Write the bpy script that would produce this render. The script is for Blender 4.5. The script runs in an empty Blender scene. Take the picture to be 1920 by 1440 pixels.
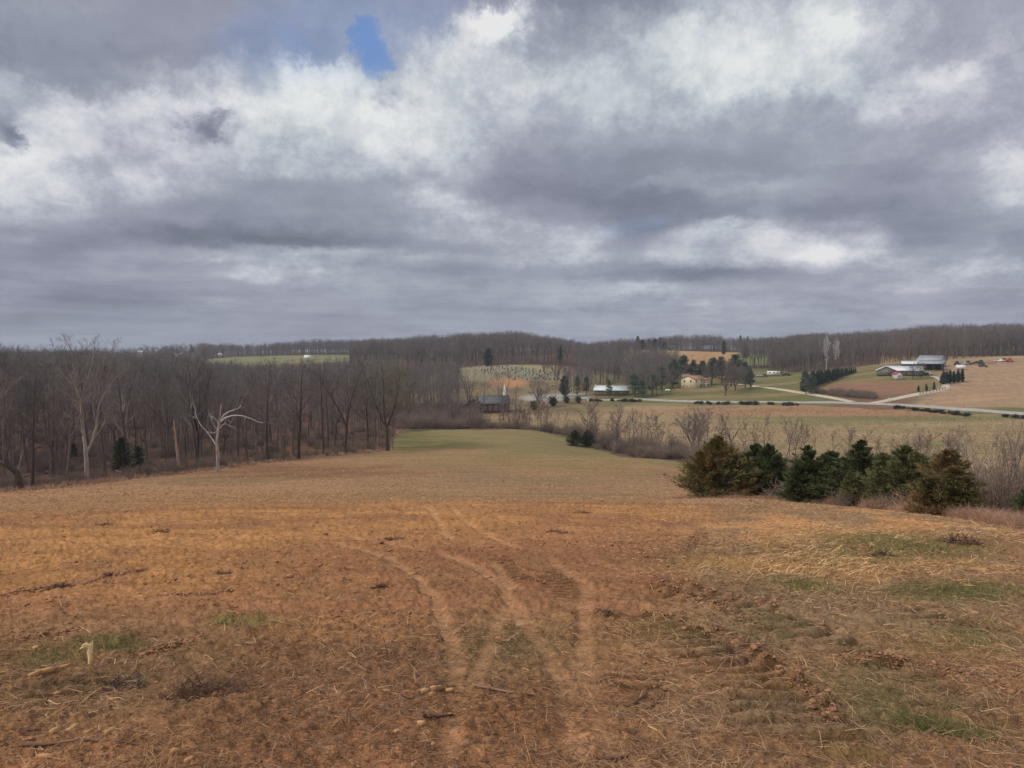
import bpy, bmesh, math, random
import numpy as np
from mathutils import Vector, Matrix
from math import pi, sin, cos, tan, atan, atan2, sqrt, radians

# ------------------------------------------------------------------ camera, light, exposure
scene = bpy.context.scene
F = 1385.0            # focal length in photo pixels (1920 wide)
PITCH = radians(2.9)
EYE = 1.65
cam_d = bpy.data.cameras.new('camera')
cam = bpy.data.objects.new('camera', cam_d)
scene.collection.objects.link(cam)
cam.location = (0, 0, EYE)
cam.rotation_euler = (radians(90) - PITCH, 0, 0)
cam_d.sensor_width = 36.0
cam_d.lens = 36.0 * F / 1920.0
cam_d.clip_start = 0.05
cam_d.clip_end = 30000
scene.camera = cam

scene.view_settings.view_transform = 'Standard'
scene.view_settings.look = 'None'
scene.view_settings.exposure = 0.35
scene.view_settings.gamma = 1.0
scene.view_settings.use_curve_mapping = False

SUN_EL, SUN_AZ = radians(40), radians(-112)      # azimuth clockwise from +Y (view axis); left, a little behind the viewer
sun_d = bpy.data.lights.new('sun', 'SUN')
sun_d.energy = 1.5
sun_d.angle = radians(11)
sun_d.color = (1.0, 0.94, 0.86)
sun = bpy.data.objects.new('sun', sun_d)
scene.collection.objects.link(sun)
sdir = Vector((sin(SUN_AZ)*cos(SUN_EL), cos(SUN_AZ)*cos(SUN_EL), sin(SUN_EL)))
sun.rotation_euler = sdir.to_track_quat('Z', 'Y').to_euler()
scene.cycles.use_denoising = True
scene.cycles.max_bounces = 4
scene.cycles.diffuse_bounces = 3
scene.cycles.transparent_max_bounces = 4

def lin(c):
    c = np.asarray(c, dtype=float) / 255.0
    return np.where(c <= 0.04045, c / 12.92, ((c + 0.055) / 1.055) ** 2.4)

# ------------------------------------------------------------------ sky
def smooth(e0, e1, x):
    t = np.clip((x - e0) / (e1 - e0), 0, 1)
    return t * t * (3 - 2 * t)

SKYROWS = {
 0:   [155,155,154,150,150,158,158,152,138,136,142,180,190,205,185,158,165],
 50:  [150,150,150,152,155,158,168,160,205,148,168,214,215,222,192,160,170],
 100: [145,145,146,148,150,152,165,190,205,178,200,218,226,212,185,165,172],
 150: [180,150,158,182,195,228,176,202,210,200,202,212,226,205,176,190,178],
 200: [168,212,204,226,230,228,230,208,192,190,192,190,178,170,205,186,172],
 250: [185,212,182,205,215,212,220,198,176,168,166,165,165,178,176,162,180],
 300: [226,212,192,196,190,186,196,190,150,146,144,146,155,165,162,172,205],
 350: [214,204,192,180,162,160,164,172,136,134,137,150,162,160,152,166,202],
 400: [188,172,156,148,150,152,156,168,152,148,138,138,137,139,142,150,166],
 450: [160,144,136,130,128,132,152,176,190,178,150,176,190,176,148,152,146],
 480: [148,146,152,155,166,165,172,160,170,180,164,186,200,205,172,168,155],
 510: [148,152,162,158,188,180,165,158,163,164,144,140,152,172,182,192,176],
 550: [150,142,142,150,150,154,160,165,164,176,180,160,162,160,166,166,160],
 580: [146,146,152,160,158,156,152,154,164,166,172,172,168,172,168,166,164],
 620: [150,152,156,158,157,158,160,164,164,168,172,170,166,166,170,168,166],
 660: [154,158,160,160,160,164,166,168,168,170,172,168,166,166,168,168,166],
}
# extra shapes: cx, cy, rx, ry, slope(dy/dx), amplitude
SKYBLOBS = [
 (392,243,42,30,0.25,-85),(520,252,50,22,0,-28),(15,250,35,28,0,-75),(545,135,55,30,.3,40),(660,160,70,30,.3,10),
 (940,55,60,45,-.5,60),(860,95,90,40,-.5,20),(1000,95,60,22,-.2,-30),(180,320,60,22,.4,-35),(60,290,60,40,0,15),(240,330,50,20,.2,28),
 (740,215,90,60,-.3,14),(780,270,60,40,0,20),(1265,60,50,60,-.4,12),(1575,40,45,55,-.2,26),(1330,110,100,45,0,10),(1760,140,90,20,-.35,32),(1840,100,50,18,-.5,20),
 (1880,285,40,40,-.6,18),(1480,75,50,50,0,-6),(1640,250,120,26,-.1,-12),(820,380,70,18,.1,32),(900,410,60,20,0,30),
 (515,490,90,20,0,22),(380,480,70,9,.1,22),(640,470,90,14,-.05,14),(420,440,200,16,0.05,-14),(700,455,150,10,0,-16),
 (1350,432,85,13,-.15,36),(1440,450,60,15,0,28),(1545,470,55,22,-.25,48),(1635,455,35,20,.3,26),(1100,455,45,16,-.2,20),(1140,432,30,8,0,24),
 (1180,380,110,30,.1,-14),(1200,425,50,12,0,-14),(1440,395,22,14,-.6,26),(1350,515,190,13,0,-14),(1225,545,50,12,0,30),(1400,562,70,8,0,16),(1455,572,30,6,0,16),
 (1580,605,60,5,0,10),(1700,545,60,8,0,16),(1840,500,60,10,0,32),(1830,470,30,14,-.6,22),(1000,480,40,12,0,14),(1180,480,160,10,0,12),
 (760,500,200,10,0.05,-10),(180,565,160,12,0,-8),(740,585,80,7,0,14),(390,560,60,7,0,8),(1560,330,160,26,-.15,-10),(1400,350,160,12,-.05,14),(1250,338,90,7,-.15,26),
 (1700,330,80,16,0,-14),(1750,430,110,18,0,-10),(90,375,90,22,-.2,14),(560,345,160,24,0,-10),
]
def sky_layout(px, py):
    ys = sorted(SKYROWS); xs = np.arange(17) * 120.0
    T = np.array([SKYROWS[y] for y in ys], float)
    j = np.clip(np.interp(py, ys, np.arange(len(ys))), 0, len(ys) - 1.001); j0 = j.astype(int); fj = j - j0; fj = fj*fj*(3-2*fj)
    i = np.clip(px / 120.0, 0, 15.999); i0 = i.astype(int); fi = i - i0; fi = fi*fi*(3-2*fi)
    L = (T[j0, i0]*(1-fi) + T[j0, i0+1]*fi)*(1-fj) + (T[j0+1, i0]*(1-fi) + T[j0+1, i0+1]*fi)*fj
    for cx, cy, rx, ry, s, a in SKYBLOBS:
        dx = px - cx; dy = py - cy - s * dx
        L = L + a * np.exp(-(dx/rx)**2 - (dy/ry)**2)
    # towards the edge of what was seen the cover settles to its mean
    w = smooth(-260, 0, px) * (1 - smooth(1920, 2180, px)) * smooth(-200, 0, py)
    return 176 * (1 - w) + L * w

AZ0, AZ1, EL0, EL1 = radians(-44), radians(44), 0.0, radians(38)
def build_world():
    w = bpy.data.worlds.new('World'); scene.world = w; w.use_nodes = True
    nt = w.node_tree; N = nt.nodes; N.clear()
    def nd(t, **k):
        n = N.new(t)
        for a, b in k.items(): setattr(n, a, b)
        return n
    def link(a, b): nt.links.new(a, b)
    def put(sock, v):
        if hasattr(v, 'is_output') or isinstance(v, bpy.types.NodeSocket): link(v, sock)
        else: sock.default_value = v
    def M(op, a, b=0.0, c=None, clamp=False):
        n = nd('ShaderNodeMath', operation=op, use_clamp=clamp)
        put(n.inputs[0], a); put(n.inputs[1], b)
        if c is not None: put(n.inputs[2], c)
        return n.outputs[0]
    def V(op, a, b=None, scale=None):
        n = nd('ShaderNodeVectorMath', operation=op)
        put(n.inputs[0], a)
        if b is not None: put(n.inputs[1], b)
        if scale is not None: put(n.inputs['Scale'], scale)
        return n
    def ramp(v, a, b, c=0.0, d=1.0, smoothst=True):
        n = nd('ShaderNodeMapRange'); n.interpolation_type = 'SMOOTHSTEP' if smoothst else 'LINEAR'
        put(n.inputs[0], v); n.inputs[1].default_value = a; n.inputs[2].default_value = b
        n.inputs[3].default_value = c; n.inputs[4].default_value = d
        return n.outputs[0]
    geo = nd('ShaderNodeNewGeometry')
    inc = V('NORMALIZE', geo.outputs['Incoming']).outputs[0]
    d = V('SCALE', inc, scale=-1.0).outputs[0]
    sx = nd('ShaderNodeSeparateXYZ'); link(d, sx.inputs[0])
    X, Y, Z = sx.outputs
    # cloud deck seen in perspective
    zc = M('ADD', M('MAXIMUM', Z, 0.0), 0.075)
    cb = nd('ShaderNodeCombineXYZ'); link(M('DIVIDE', X, zc), cb.inputs[0]); link(M('DIVIDE', Y, zc), cb.inputs[1]); cb.inputs[2].default_value = 3.7
    P = cb.outputs[0]
    def noise(vec, scale, detail, rough, lac=2.0, dist=0.0):
        n = nd('ShaderNodeTexNoise'); link(vec, n.inputs['Vector'])
        n.inputs['Scale'].default_value = scale; n.inputs['Detail'].default_value = detail
        n.inputs['Roughness'].default_value = rough; n.inputs['Lacunarity'].default_value = lac
        n.inputs['Distortion'].default_value = dist
        return n
    # lumpy noise in direction space, flattened vertically toward the horizon
    st = nd('ShaderNodeCombineXYZ'); link(M('ARCTAN2', X, Y), st.inputs[0])
    el = M('ARCSINE', Z)
    link(M('MULTIPLY', M('POWER', M('MAXIMUM', el, 0.0), 0.62), 1.15), st.inputs[1]); st.inputs[2].default_value = 1.3
    S = st.outputs[0]
    wn = noise(S, 5.5, 8, 0.62)
    wn2 = noise(S, 19, 9, 0.70)
    wv = V('SUBTRACT', wn.outputs['Color'], (0.5, 0.5, 0.5)).outputs[0]
    wv2 = V('SUBTRACT', wn2.outputs['Color'], (0.5, 0.5, 0.5)).outputs[0]
    wsx = nd('ShaderNodeSeparateXYZ'); link(V('ADD', V('SCALE', wv, scale=0.095).outputs[0], V('SCALE', wv2, scale=0.085).outputs[0]).outputs[0], wsx.inputs[0])
    fade = ramp(el, 0.0, 0.42, 0.12, 1.0, False)
    azw = M('ADD', M('ARCTAN2', X, Y), M('MULTIPLY', wsx.outputs[0], M('ADD', fade, 0.35)))
    elw = M('ADD', el, M('MULTIPLY', wsx.outputs[1], fade))
    ua = M('DIVIDE', M('SUBTRACT', azw, AZ0), AZ1 - AZ0, clamp=True)
    ue = M('DIVIDE', M('SUBTRACT', elw, EL0), EL1 - EL0, clamp=True)
    # low-rank table of the cloud cover
    na, ne = 112, 80
    az = AZ0 + (AZ1 - AZ0) * np.linspace(0, 1, na); ee = EL0 + (EL1 - EL0) * np.linspace(0, 1, ne)
    A_, E_ = np.meshgrid(az, ee)
    dx = np.sin(A_) * np.cos(E_); dy = np.cos(A_) * np.cos(E_); dz = np.sin(E_)
    cf = dy * cos(PITCH) - dz * sin(PITCH); cu = dy * sin(PITCH) + dz * cos(PITCH)
    px = 960 + F * dx / cf; py = 720 - F * cu / cf
    L = sky_layout(px, py) / 255.0
    mean = L.mean()
    U, s, Vt = np.linalg.svd(L - mean, full_matrices=False)
    R = 18
    def curve_node(src, cols, xs):
        n = nd('ShaderNodeRGBCurve'); mp = n.mapping; mp.use_clip = False
        for ci in range(3):
            c = mp.curves[ci]; ys = cols[ci]
            c.points[0].location = (xs[0], ys[0]); c.points[1].location = (xs[-1], ys[-1])
            for x_, y_ in zip(xs[1:-1], ys[1:-1]): c.points.new(x_, y_)
        mp.update()
        cc = nd('ShaderNodeCombineColor'); [link(src, cc.inputs[q]) for q in range(3)]
        link(cc.outputs[0], n.inputs['Color'])
        return n.outputs['Color']
    total = None
    for g in range(0, R, 3):
        ca, ce, sc = [], [], []
        for q in range(3):
            u = U[:, g+q]; v = Vt[g+q]; mu = abs(u).max(); mv = abs(v).max()
            ce.append(0.5 + 0.5*u/mu); ca.append(0.5 + 0.5*v/mv); sc.append(float(s[g+q]*mu*mv*4))
        a = V('SUBTRACT', curve_node(ua, ca, np.linspace(0, 1, na)), (0.5,)*3).outputs[0]
        e = V('SUBTRACT', curve_node(ue, ce, np.linspace(0, 1, ne)), (0.5,)*3).outputs[0]
        pr = V('DOT_PRODUCT', V('MULTIPLY', a, e).outputs[0], tuple(sc)).outputs['Value']
        total = pr if total is None else M('ADD', total, pr)
    L0 = M('ADD', M('MULTIPLY', total, 0.92), float(mean) - 0.012)
    # general cloud texture over the whole dome, and fine wisps everywhere
    big = noise(P, 0.55, 6, 0.6)
    inframe = M('MULTIPLY', ramp(M('ABSOLUTE', M('ARCTAN2', X, Y)), radians(36), radians(46), 1, 0), ramp(el, radians(25), radians(35), 1, 0))
    gen = M('ADD', 0.74, M('MULTIPLY', M('SUBTRACT', big.outputs['Fac'], 0.5), 0.9))
    L1 = M('ADD', M('MULTIPLY', L0, inframe), M('MULTIPLY', gen, M('SUBTRACT', 1.0, inframe)))
    fine = noise(S, 15, 10, 0.68)
    fine2 = noise(P, 2.3, 8, 0.6)
    # relief is strong on bright, broken cloud and weak in smooth grey sheets
    relief = M('ADD', ramp(L1, 0.58, 0.74, 0.012, 0.06), ramp(L1, 0.74, 0.90, 0.0, -0.015))
    L2 = M('ADD', L1, M('MULTIPLY', ramp(fine.outputs['Fac'], 0.36, 0.64, -1.0, 1.0), relief))
    wisp = noise(S, 46, 6, 0.62)
    L2 = M('ADD', L2, M('MULTIPLY', M('SUBTRACT', wisp.outputs['Fac'], 0.5), ramp(L1, 0.58, 0.76, 0.02, 0.12)))
    L2 = M('ADD', L2, M('MULTIPLY', M('SUBTRACT', fine2.outputs['Fac'], 0.5), M('MULTIPLY', 0.11, ramp(el, 0.02, 0.3, 1.0, 0.5))))
    stv = nd('ShaderNodeCombineXYZ'); link(M('MULTIPLY', M('ARCTAN2', X, Y), 4.0), stv.inputs[0]); link(M('MULTIPLY', el, 42.0), stv.inputs[1]); stv.inputs[2].default_value = .4
    sn = noise(stv.outputs[0], 1.0, 6, 0.6)
    L2 = M('ADD', L2, M('MULTIPLY', M('SUBTRACT', sn.outputs['Fac'], 0.5), ramp(el, 0.03, 0.24, 0.26, 0.0)))
    L2 = M('MINIMUM', M('MAXIMUM', L2, 0.44), 0.915)
    cr = nd('ShaderNodeValToRGB'); r = cr.color_ramp; r.interpolation = 'LINEAR'
    stops = [(0.42,(103,109,123)),(0.52,(128,133,148)),(0.60,(150,154,169)),(0.70,(176,180,191)),(0.80,(203,206,212)),(0.88,(224,224,227)),(0.95,(240,239,236))]
    r.elements[0].position = stops[0][0]; r.elements[1].position = stops[-1][0]
    for p_, _ in stops[1:-1]: r.elements.new(p_)
    for e_, (p_, c_) in zip(r.elements, stops): e_.position = p_; e_.color = (*lin(c_), 1)
    link(L2, cr.inputs[0])
    col = cr.outputs[0]
    # patchy tint: some sheets run violet, others green-grey
    tn = noise(S, 3.0, 3, 0.5)
    tint = nd('ShaderNodeMix', data_type='RGBA'); link(ramp(tn.outputs['Fac'], 0.35, 0.65), tint.inputs[0])
    tint.inputs[6].default_value = (1.01, 0.995, 1.015, 1); tint.inputs[7].default_value = (0.965, 1.01, 1.0, 1)
    mul = V('MULTIPLY', col, tint.outputs[2]).outputs[0]
    # clear gaps: the blue sky shows through
    def gap(cx, cy, rx, ry, sl, warpk=1.0):
        e_ = atan((720 - cy) / F) - PITCH; a_ = atan((cx - 960) / F * cos(e_ + PITCH) / cos(e_))
        da = M('SUBTRACT', azw, a_); de = M('SUBTRACT', elw, M('ADD', e_, M('MULTIPLY', da, sl)))
        q = M('ADD', M('POWER', M('DIVIDE', da, rx / F), 2.0), M('POWER', M('DIVIDE', de, ry / F), 2.0))
        return ramp(q, 0.0, 2.3, 1, 0)
    gp = M('MAXIMUM', gap(700, 98, 34, 34, 0.35), M('MULTIPLY', gap(540, 112, 50, 14, -0.3), 0.5))
    gp = M('MAXIMUM', gp, M('MULTIPLY', gap(1180, 428, 60, 14, 0.1), 0.12))
    gp = M('MULTIPLY', gp, 0.82)
    gp = M('MAXIMUM', gp, M('MULTIPLY', gap(640, 80, 190, 60, 0.2), 0.30))
    sky = nd('ShaderNodeTexSky', sky_type='NISHITA', sun_disc=False)
    sky.sun_elevation = SUN_EL; sky.sun_rotation = SUN_AZ
    sky.altitude = 200; sky.air_density = 1.0; sky.dust_density = 0.4; sky.ozone_density = 2.0
    bgs = nd('ShaderNodeBackground'); link(V('MULTIPLY', sky.outputs[0], (0.72, 0.92, 1.2)).outputs[0], bgs.inputs[0]); bgs.inputs[1].default_value = 0.105
    bgc = nd('ShaderNodeBackground'); link(mul, bgc.inputs[0]); bgc.inputs[1].default_value = 0.785
    mixs = nd('ShaderNodeMixShader'); link(gp, mixs.inputs[0]); link(bgc.outputs[0], mixs.inputs[1]); link(bgs.outputs[0], mixs.inputs[2])
    out = nd('ShaderNodeOutputWorld'); link(mixs.outputs[0], out.inputs[0])
build_world()

# ------------------------------------------------------------------ noise and terrain functions
_rt = np.random.RandomState(7).rand(256, 256)
def vnoise(x, y):
    xi = np.floor(x).astype(np.int64); yi = np.floor(y).astype(np.int64)
    fx = x - xi; fy = y - yi; fx = fx*fx*fx*(fx*(fx*6-15)+10); fy = fy*fy*fy*(fy*(fy*6-15)+10)
    a = _rt[xi & 255, yi & 255]; b = _rt[(xi+1) & 255, yi & 255]; c = _rt[xi & 255, (yi+1) & 255]; d = _rt[(xi+1) & 255, (yi+1) & 255]
    return (a*(1-fx)+b*fx)*(1-fy) + (c*(1-fx)+d*fx)*fy
def fbm(x, y, oct=4, rough=0.5):
    s = 0; a = 1; t = 0
    for o in range(oct):
        s = s + a * vnoise(x * 2**o + 17.3*o, y * 2**o + 5.1*o); t += a; a *= rough
    return s / t                     # about 0..1, mean 0.5

RN = np.array([0, 4, 10, 16, 22, 32, 44, 60, 90, 120, 150, 180, 215, 250, 300, 345, 400, 480, 560, 700, 900, 1300, 2000, 4500], float)
HC = {
 -900:[0,-2.2,-3.1,-4.0,-5.0,-7,-9.3,-12.6,-18.2,-23,-25.2,-26,-26.5,-27,-27,-27,-27,-26,-26,-26,-26,-27,-30,-40],
 0:   [0,-2.2,-3.1,-4.05,-5.1,-7.15,-9.45,-12.7,-18.3,-23.2,-25.4,-26.2,-26.8,-27,-27.5,-28,-28,-28,-28,-28,-27,-27,-24,-34],
 240: [0,-2.2,-3.05,-4.0,-4.98,-7.05,-9.3,-12.4,-17.6,-22.0,-25,-26.4,-27,-27.5,-28,-28,-28,-28,-27,-26,-24,-20,-22,-34],
 480: [0,-2.2,-3.05,-3.95,-4.85,-6.95,-9.25,-12.3,-17.4,-21.2,-23.9,-26.3,-27.5,-28,-28.5,-28.5,-28.5,-28,-27,-23,-12.5,-14,-22,-34],
 740: [0,-2.2,-3.05,-3.9,-4.75,-6.85,-9.2,-12.2,-16.6,-20,-22.9,-25.3,-25.6,-27.5,-29,-28,-26,-24.5,-22,-15,-10,-11,-20,-34],
 960: [0,-2.2,-3.05,-3.9,-4.72,-6.8,-9.15,-12.3,-16.9,-20.2,-22.8,-24.6,-24.8,-28,-29,-27.2,-24.5,-20.3,-13.8,-9.5,-8,-9,-18,-34],
 1200:[0,-2.2,-3.05,-3.9,-4.74,-6.82,-9.1,-12.4,-17.2,-20.6,-23.0,-27.2,-29.5,-29.8,-29,-26.9,-23.6,-21,-16.5,-3.2,-4,-6,-16,-34],
 1440:[0,-2.2,-3.05,-3.9,-4.8,-6.86,-9.15,-13,-19,-23,-26,-28,-29,-29.2,-28.5,-26.6,-22,-20.2,-17,-9,-6,-5,-14,-34],
 1680:[0,-2.2,-3.05,-3.92,-4.95,-7.25,-9.65,-13.5,-20,-24.5,-27.5,-29,-30,-30.3,-30,-28.2,-19.5,-11.8,-10,-8,-1,-2,-10,-34],
 1920:[0,-2.2,-3.05,-3.95,-5.4,-7.9,-10.45,-14.6,-21,-25.5,-28.5,-30,-31,-31.3,-31,-28.5,-22.5,-13,-9.2,-7,2,4,-6,-34],
 2900:[0,-2.2,-3.1,-4.2,-5.7,-8.3,-10.9,-15,-21.5,-26,-29,-30.5,-31,-31.5,-31,-29,-24,-16,-12,-8,0,2,-6,-34],
}
def pchip(x, y, xq):
    x = np.asarray(x, float); y = np.asarray(y, float)
    h = np.diff(x); dl = np.diff(y, axis=0) / (h if y.ndim == 1 else h[:, None])
    m = np.zeros_like(y)
    w1 = 2*h[1:]+h[:-1]; w2 = h[1:]+2*h[:-1]
    if y.ndim == 2: w1 = w1[:, None]; w2 = w2[:, None]
    same = (dl[:-1]*dl[1:]) > 0
    with np.errstate(divide='ignore', invalid='ignore'):
        hm = (w1+w2)/(w1/dl[:-1]+w2/dl[1:])
    m[1:-1] = np.where(same, hm, 0); m[0] = dl[0]; m[-1] = dl[-1]
    k = np.clip(np.searchsorted(x, xq) - 1, 0, len(x)-2)
    t = (xq - x[k]) / h[k]; hh = h[k]
    if y.ndim == 2: t = t[:, None]; hh = hh[:, None]
    return ((1+2*t)*(1-t)**2)*y[k] + t*(1-t)**2*hh*m[k] + t*t*(3-2*t)*y[k+1] + t*t*(t-1)*hh*m[k+1]
_rq = np.concatenate([np.linspace(0, 60, 241), np.geomspace(60.5, 4500, 620)])
_angs = [-pi]; _rows = [[0]+[-0.06*min(r, 300) for r in RN[1:]]]
for k in sorted(HC): _angs.append(atan((k-960)/F)); _rows.append([0]+[v*(1-(1-cos(atan((k-960)/F)))*min(1, max(0, (r-3)/19)))+EYE for r, v in zip(RN[1:], HC[k][1:])])   # tables hold heights below the eye
_angs.append(pi); _rows.append(_rows[0])
_hz = np.array([pchip(RN, r, _rq) for r in _rows])           # columns x R
_aq = np.linspace(-pi, pi, 2881)
_HT = pchip(np.array(_angs), _hz, _aq)                        # 2881 x nR
def macro(R, az):
    i = np.clip((az + pi) / (2*pi) * 2880, 0, 2879.999); i0 = i.astype(int); fi = i - i0
    j = np.clip(np.interp(R, _rq, np.arange(len(_rq))), 0, len(_rq)-1.001); j0 = j.astype(int); fj = j - j0
    return (_HT[i0, j0]*(1-fj)+_HT[i0, j0+1]*fj)*(1-fi) + (_HT[i0+1, j0]*(1-fj)+_HT[i0+1, j0+1]*fj)*fi
def G(x, y):
    """ground height"""
    x = np.asarray(x, float); y = np.asarray(y, float)
    R = np.hypot(x, y); az = np.arctan2(x, y)
    z = macro(R, az)
    z = z + (fbm(x/9+3, y/9+8, 3)-0.5) * 0.20 * smooth(2, 14, R) + (fbm(x/60+3, y/60+1, 3)-0.5) * 1.6 * smooth(110, 240, R) \
          + (fbm(x/260+9, y/260+1, 4)-0.5) * 16 * smooth(900, 1700, R)
    return z
def g1(x, y): return float(G(np.array([x]), np.array([y]))[0])
def polar(px, R):
    az = atan((px - 960) / F)
    return R*sin(az), R*cos(az)
def ppy(x, y, z):
    zz = z - EYE
    cf = y*cos(PITCH) - zz*sin(PITCH); cu = y*sin(PITCH) + zz*cos(PITCH)
    return 960 + F*x/cf, 720 - F*cu/cf
def hit(px, py, r0=2.5, r1=1200.0, n=1500):
    """first place where the sight line through photo pixel px,py meets the ground beyond r0"""
    u = (px-960)/F; v = (py-720)/F
    dx, dy, dz = u, cos(PITCH) - v*sin(PITCH), -sin(PITCH) - v*cos(PITCH)
    h = sqrt(dx*dx+dy*dy); R = np.geomspace(r0, r1, n)
    x = R*dx/h; y = R*dy/h; zr = EYE + R*dz/h
    dd = zr - G(x, y)
    k = np.argmax((dd[1:] <= 0) & (dd[:-1] > 0))
    if not ((dd[1:] <= 0) & (dd[:-1] > 0)).any():
        k = int(np.argmin(np.abs(dd)))
        return float(x[k]), float(y[k])
    t = dd[k]/(dd[k]-dd[k+1])
    return float(x[k]+(x[k+1]-x[k])*t), float(y[k]+(y[k+1]-y[k])*t)
def pl(pts, r0=2.5, r1=1200.0): return np.array([hit(a, b, r0, r1) for a, b in pts])

# ------------------------------------------------------------------ object helpers
COL = scene.collection
def put_props(o, label=None, cat=None, group=None, kind=None):
    if label: o['label'] = label
    if cat: o['category'] = cat
    if group: o['group'] = group
    if kind: o['kind'] = kind
    return o
def thing(name, label, cat, loc=(0, 0, 0), rz=0.0, group=None):
    o = bpy.data.objects.new(name, None); COL.objects.link(o)
    o.location = loc; o.rotation_euler = (0, 0, rz); o.empty_display_size = 0.3
    return put_props(o, label, cat, group)
def mesh_np(name, V_, F_, mats=()):
    """V_ (n,3); F_ list of (m,k) int arrays with k=3 or 4"""
    me = bpy.data.meshes.new(name)
    V_ = np.asarray(V_, np.float32)
    F_ = [np.asarray(f, np.int32) for f in (F_ if isinstance(F_, list) else [F_]) if len(f)]
    me.vertices.add(len(V_)); me.vertices.foreach_set('co', V_.ravel())
    lt = np.concatenate([np.full(len(f), f.shape[1], np.int32) for f in F_])
    me.loops.add(int(lt.sum())); me.loops.foreach_set('vertex_index', np.concatenate([f.ravel() for f in F_]))
    me.polygons.add(len(lt)); me.polygons.foreach_set('loop_start', np.concatenate([[0], np.cumsum(lt)[:-1]]).astype(np.int32))
    me.update(calc_edges=True)
    for m in mats: me.materials.append(m)
    return me
def link_mesh(name, me, parent=None, loc=None):
    o = bpy.data.objects.new(name, me); COL.objects.link(o)
    if parent: o.parent = parent
    if loc is not None: o.location = loc
    return o
def shade_smooth(me):
    me.polygons.foreach_set('use_smooth', np.ones(len(me.polygons), bool)); me.update()
def copy_thing(root, loc, rz=0.0, scale=1.0, label=None, group=None):
    r = root.copy(); COL.objects.link(r); r.location = loc; r.rotation_euler = (root.rotation_euler[0], root.rotation_euler[1], rz)
    r.scale = (scale,)*3 if not isinstance(scale, tuple) else scale
    if label: r['label'] = label
    if group: r['group'] = group
    for ch in list(root.children):
        c = ch.copy(); COL.objects.link(c); c.parent = r
        for g_ in list(ch.children):
            d = g_.copy(); COL.objects.link(d); d.parent = c
    return r

# ------------------------------------------------------------------ materials
def new_mat(name):
    m = bpy.data.materials.new(name); m.use_nodes = True
    nt = m.node_tree; b = nt.nodes['Principled BSDF']
    b.inputs['Specular IOR Level'].default_value = 0.15
    b.inputs['Roughness'].default_value = 0.9
    return m, nt, b
def mat_noise(name, c1, c2, scale=4.0, rough=0.9, detail=5, bump=0.0, coord='Object', rnd=0.0, island=0.0, stretch=None, spec=0.15, metallic=0.0, c3=None, scale3=0.6, bdist=0.02):
    """two tones mixed by noise; rnd varies brightness per object, island per loose piece"""
    m, nt, b = new_mat(name); N = nt.nodes; Lk = nt.links.new
    b.inputs['Roughness'].default_value = rough; b.inputs['Specular IOR Level'].default_value = spec; b.inputs['Metallic'].default_value = metallic
    tc = N.new('ShaderNodeTexCoord'); vec = tc.outputs[coord]
    if stretch:
        mp = N.new('ShaderNodeMapping'); mp.inputs['Scale'].default_value = stretch; Lk(vec, mp.inputs[0]); vec = mp.outputs[0]
    nz = N.new('ShaderNodeTexNoise'); Lk(vec, nz.inputs['Vector']); nz.inputs['Scale'].default_value = scale; nz.inputs['Detail'].default_value = detail
    mr = N.new('ShaderNodeMapRange'); Lk(nz.outputs['Fac'], mr.inputs[0]); mr.inputs[1].default_value = 0.32; mr.inputs[2].default_value = 0.68
    mx = N.new('ShaderNodeMix'); mx.data_type = 'RGBA'; Lk(mr.outputs[0], mx.inputs[0])
    mx.inputs[6].default_value = (*c1, 1); mx.inputs[7].default_value = (*c2, 1)
    col = mx.outputs[2]
    if c3 is not None:
        n3 = N.new('ShaderNodeTexNoise'); Lk(vec, n3.inputs['Vector']); n3.inputs['Scale'].default_value = scale3; n3.inputs['Detail'].default_value = 3
        m3 = N.new('ShaderNodeMapRange'); Lk(n3.outputs['Fac'], m3.inputs[0]); m3.inputs[1].default_value = 0.45; m3.inputs[2].default_value = 0.62
        x3 = N.new('ShaderNodeMix'); x3.data_type = 'RGBA'; Lk(m3.outputs[0], x3.inputs[0]); Lk(col, x3.inputs[6]); x3.inputs[7].default_value = (*c3, 1); col = x3.outputs[2]
    def vary(col, src, amt):
        r = N.new('ShaderNodeMapRange'); Lk(src, r.inputs[0]); r.inputs[3].default_value = 1-amt; r.inputs[4].default_value = 1+amt
        v = N.new('ShaderNodeVectorMath'); v.operation = 'SCALE'; Lk(col, v.inputs[0]); Lk(r.outputs[0], v.inputs['Scale']); return v.outputs[0]
    if rnd:
        oi = N.new('ShaderNodeObjectInfo'); col = vary(col, oi.outputs['Random'], rnd)
    if island:
        gi = N.new('ShaderNodeNewGeometry'); col = vary(col, gi.outputs['Random Per Island'], island)
    Lk(col, b.inputs['Base Color'])
    if bump:
        bp = N.new('ShaderNodeBump'); bp.inputs['Strength'].default_value = bump; bp.inputs['Distance'].default_value = bdist
        Lk(nz.outputs['Fac'], bp.inputs['Height']); Lk(bp.outputs[0], b.inputs['Normal'])
    return m
KE = 1.2        # display value of a lit surface -> its base colour
def sc(r, g, b, k=1.0): return tuple(float(v) for v in lin((r, g, b)) * KE * k)
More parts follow.
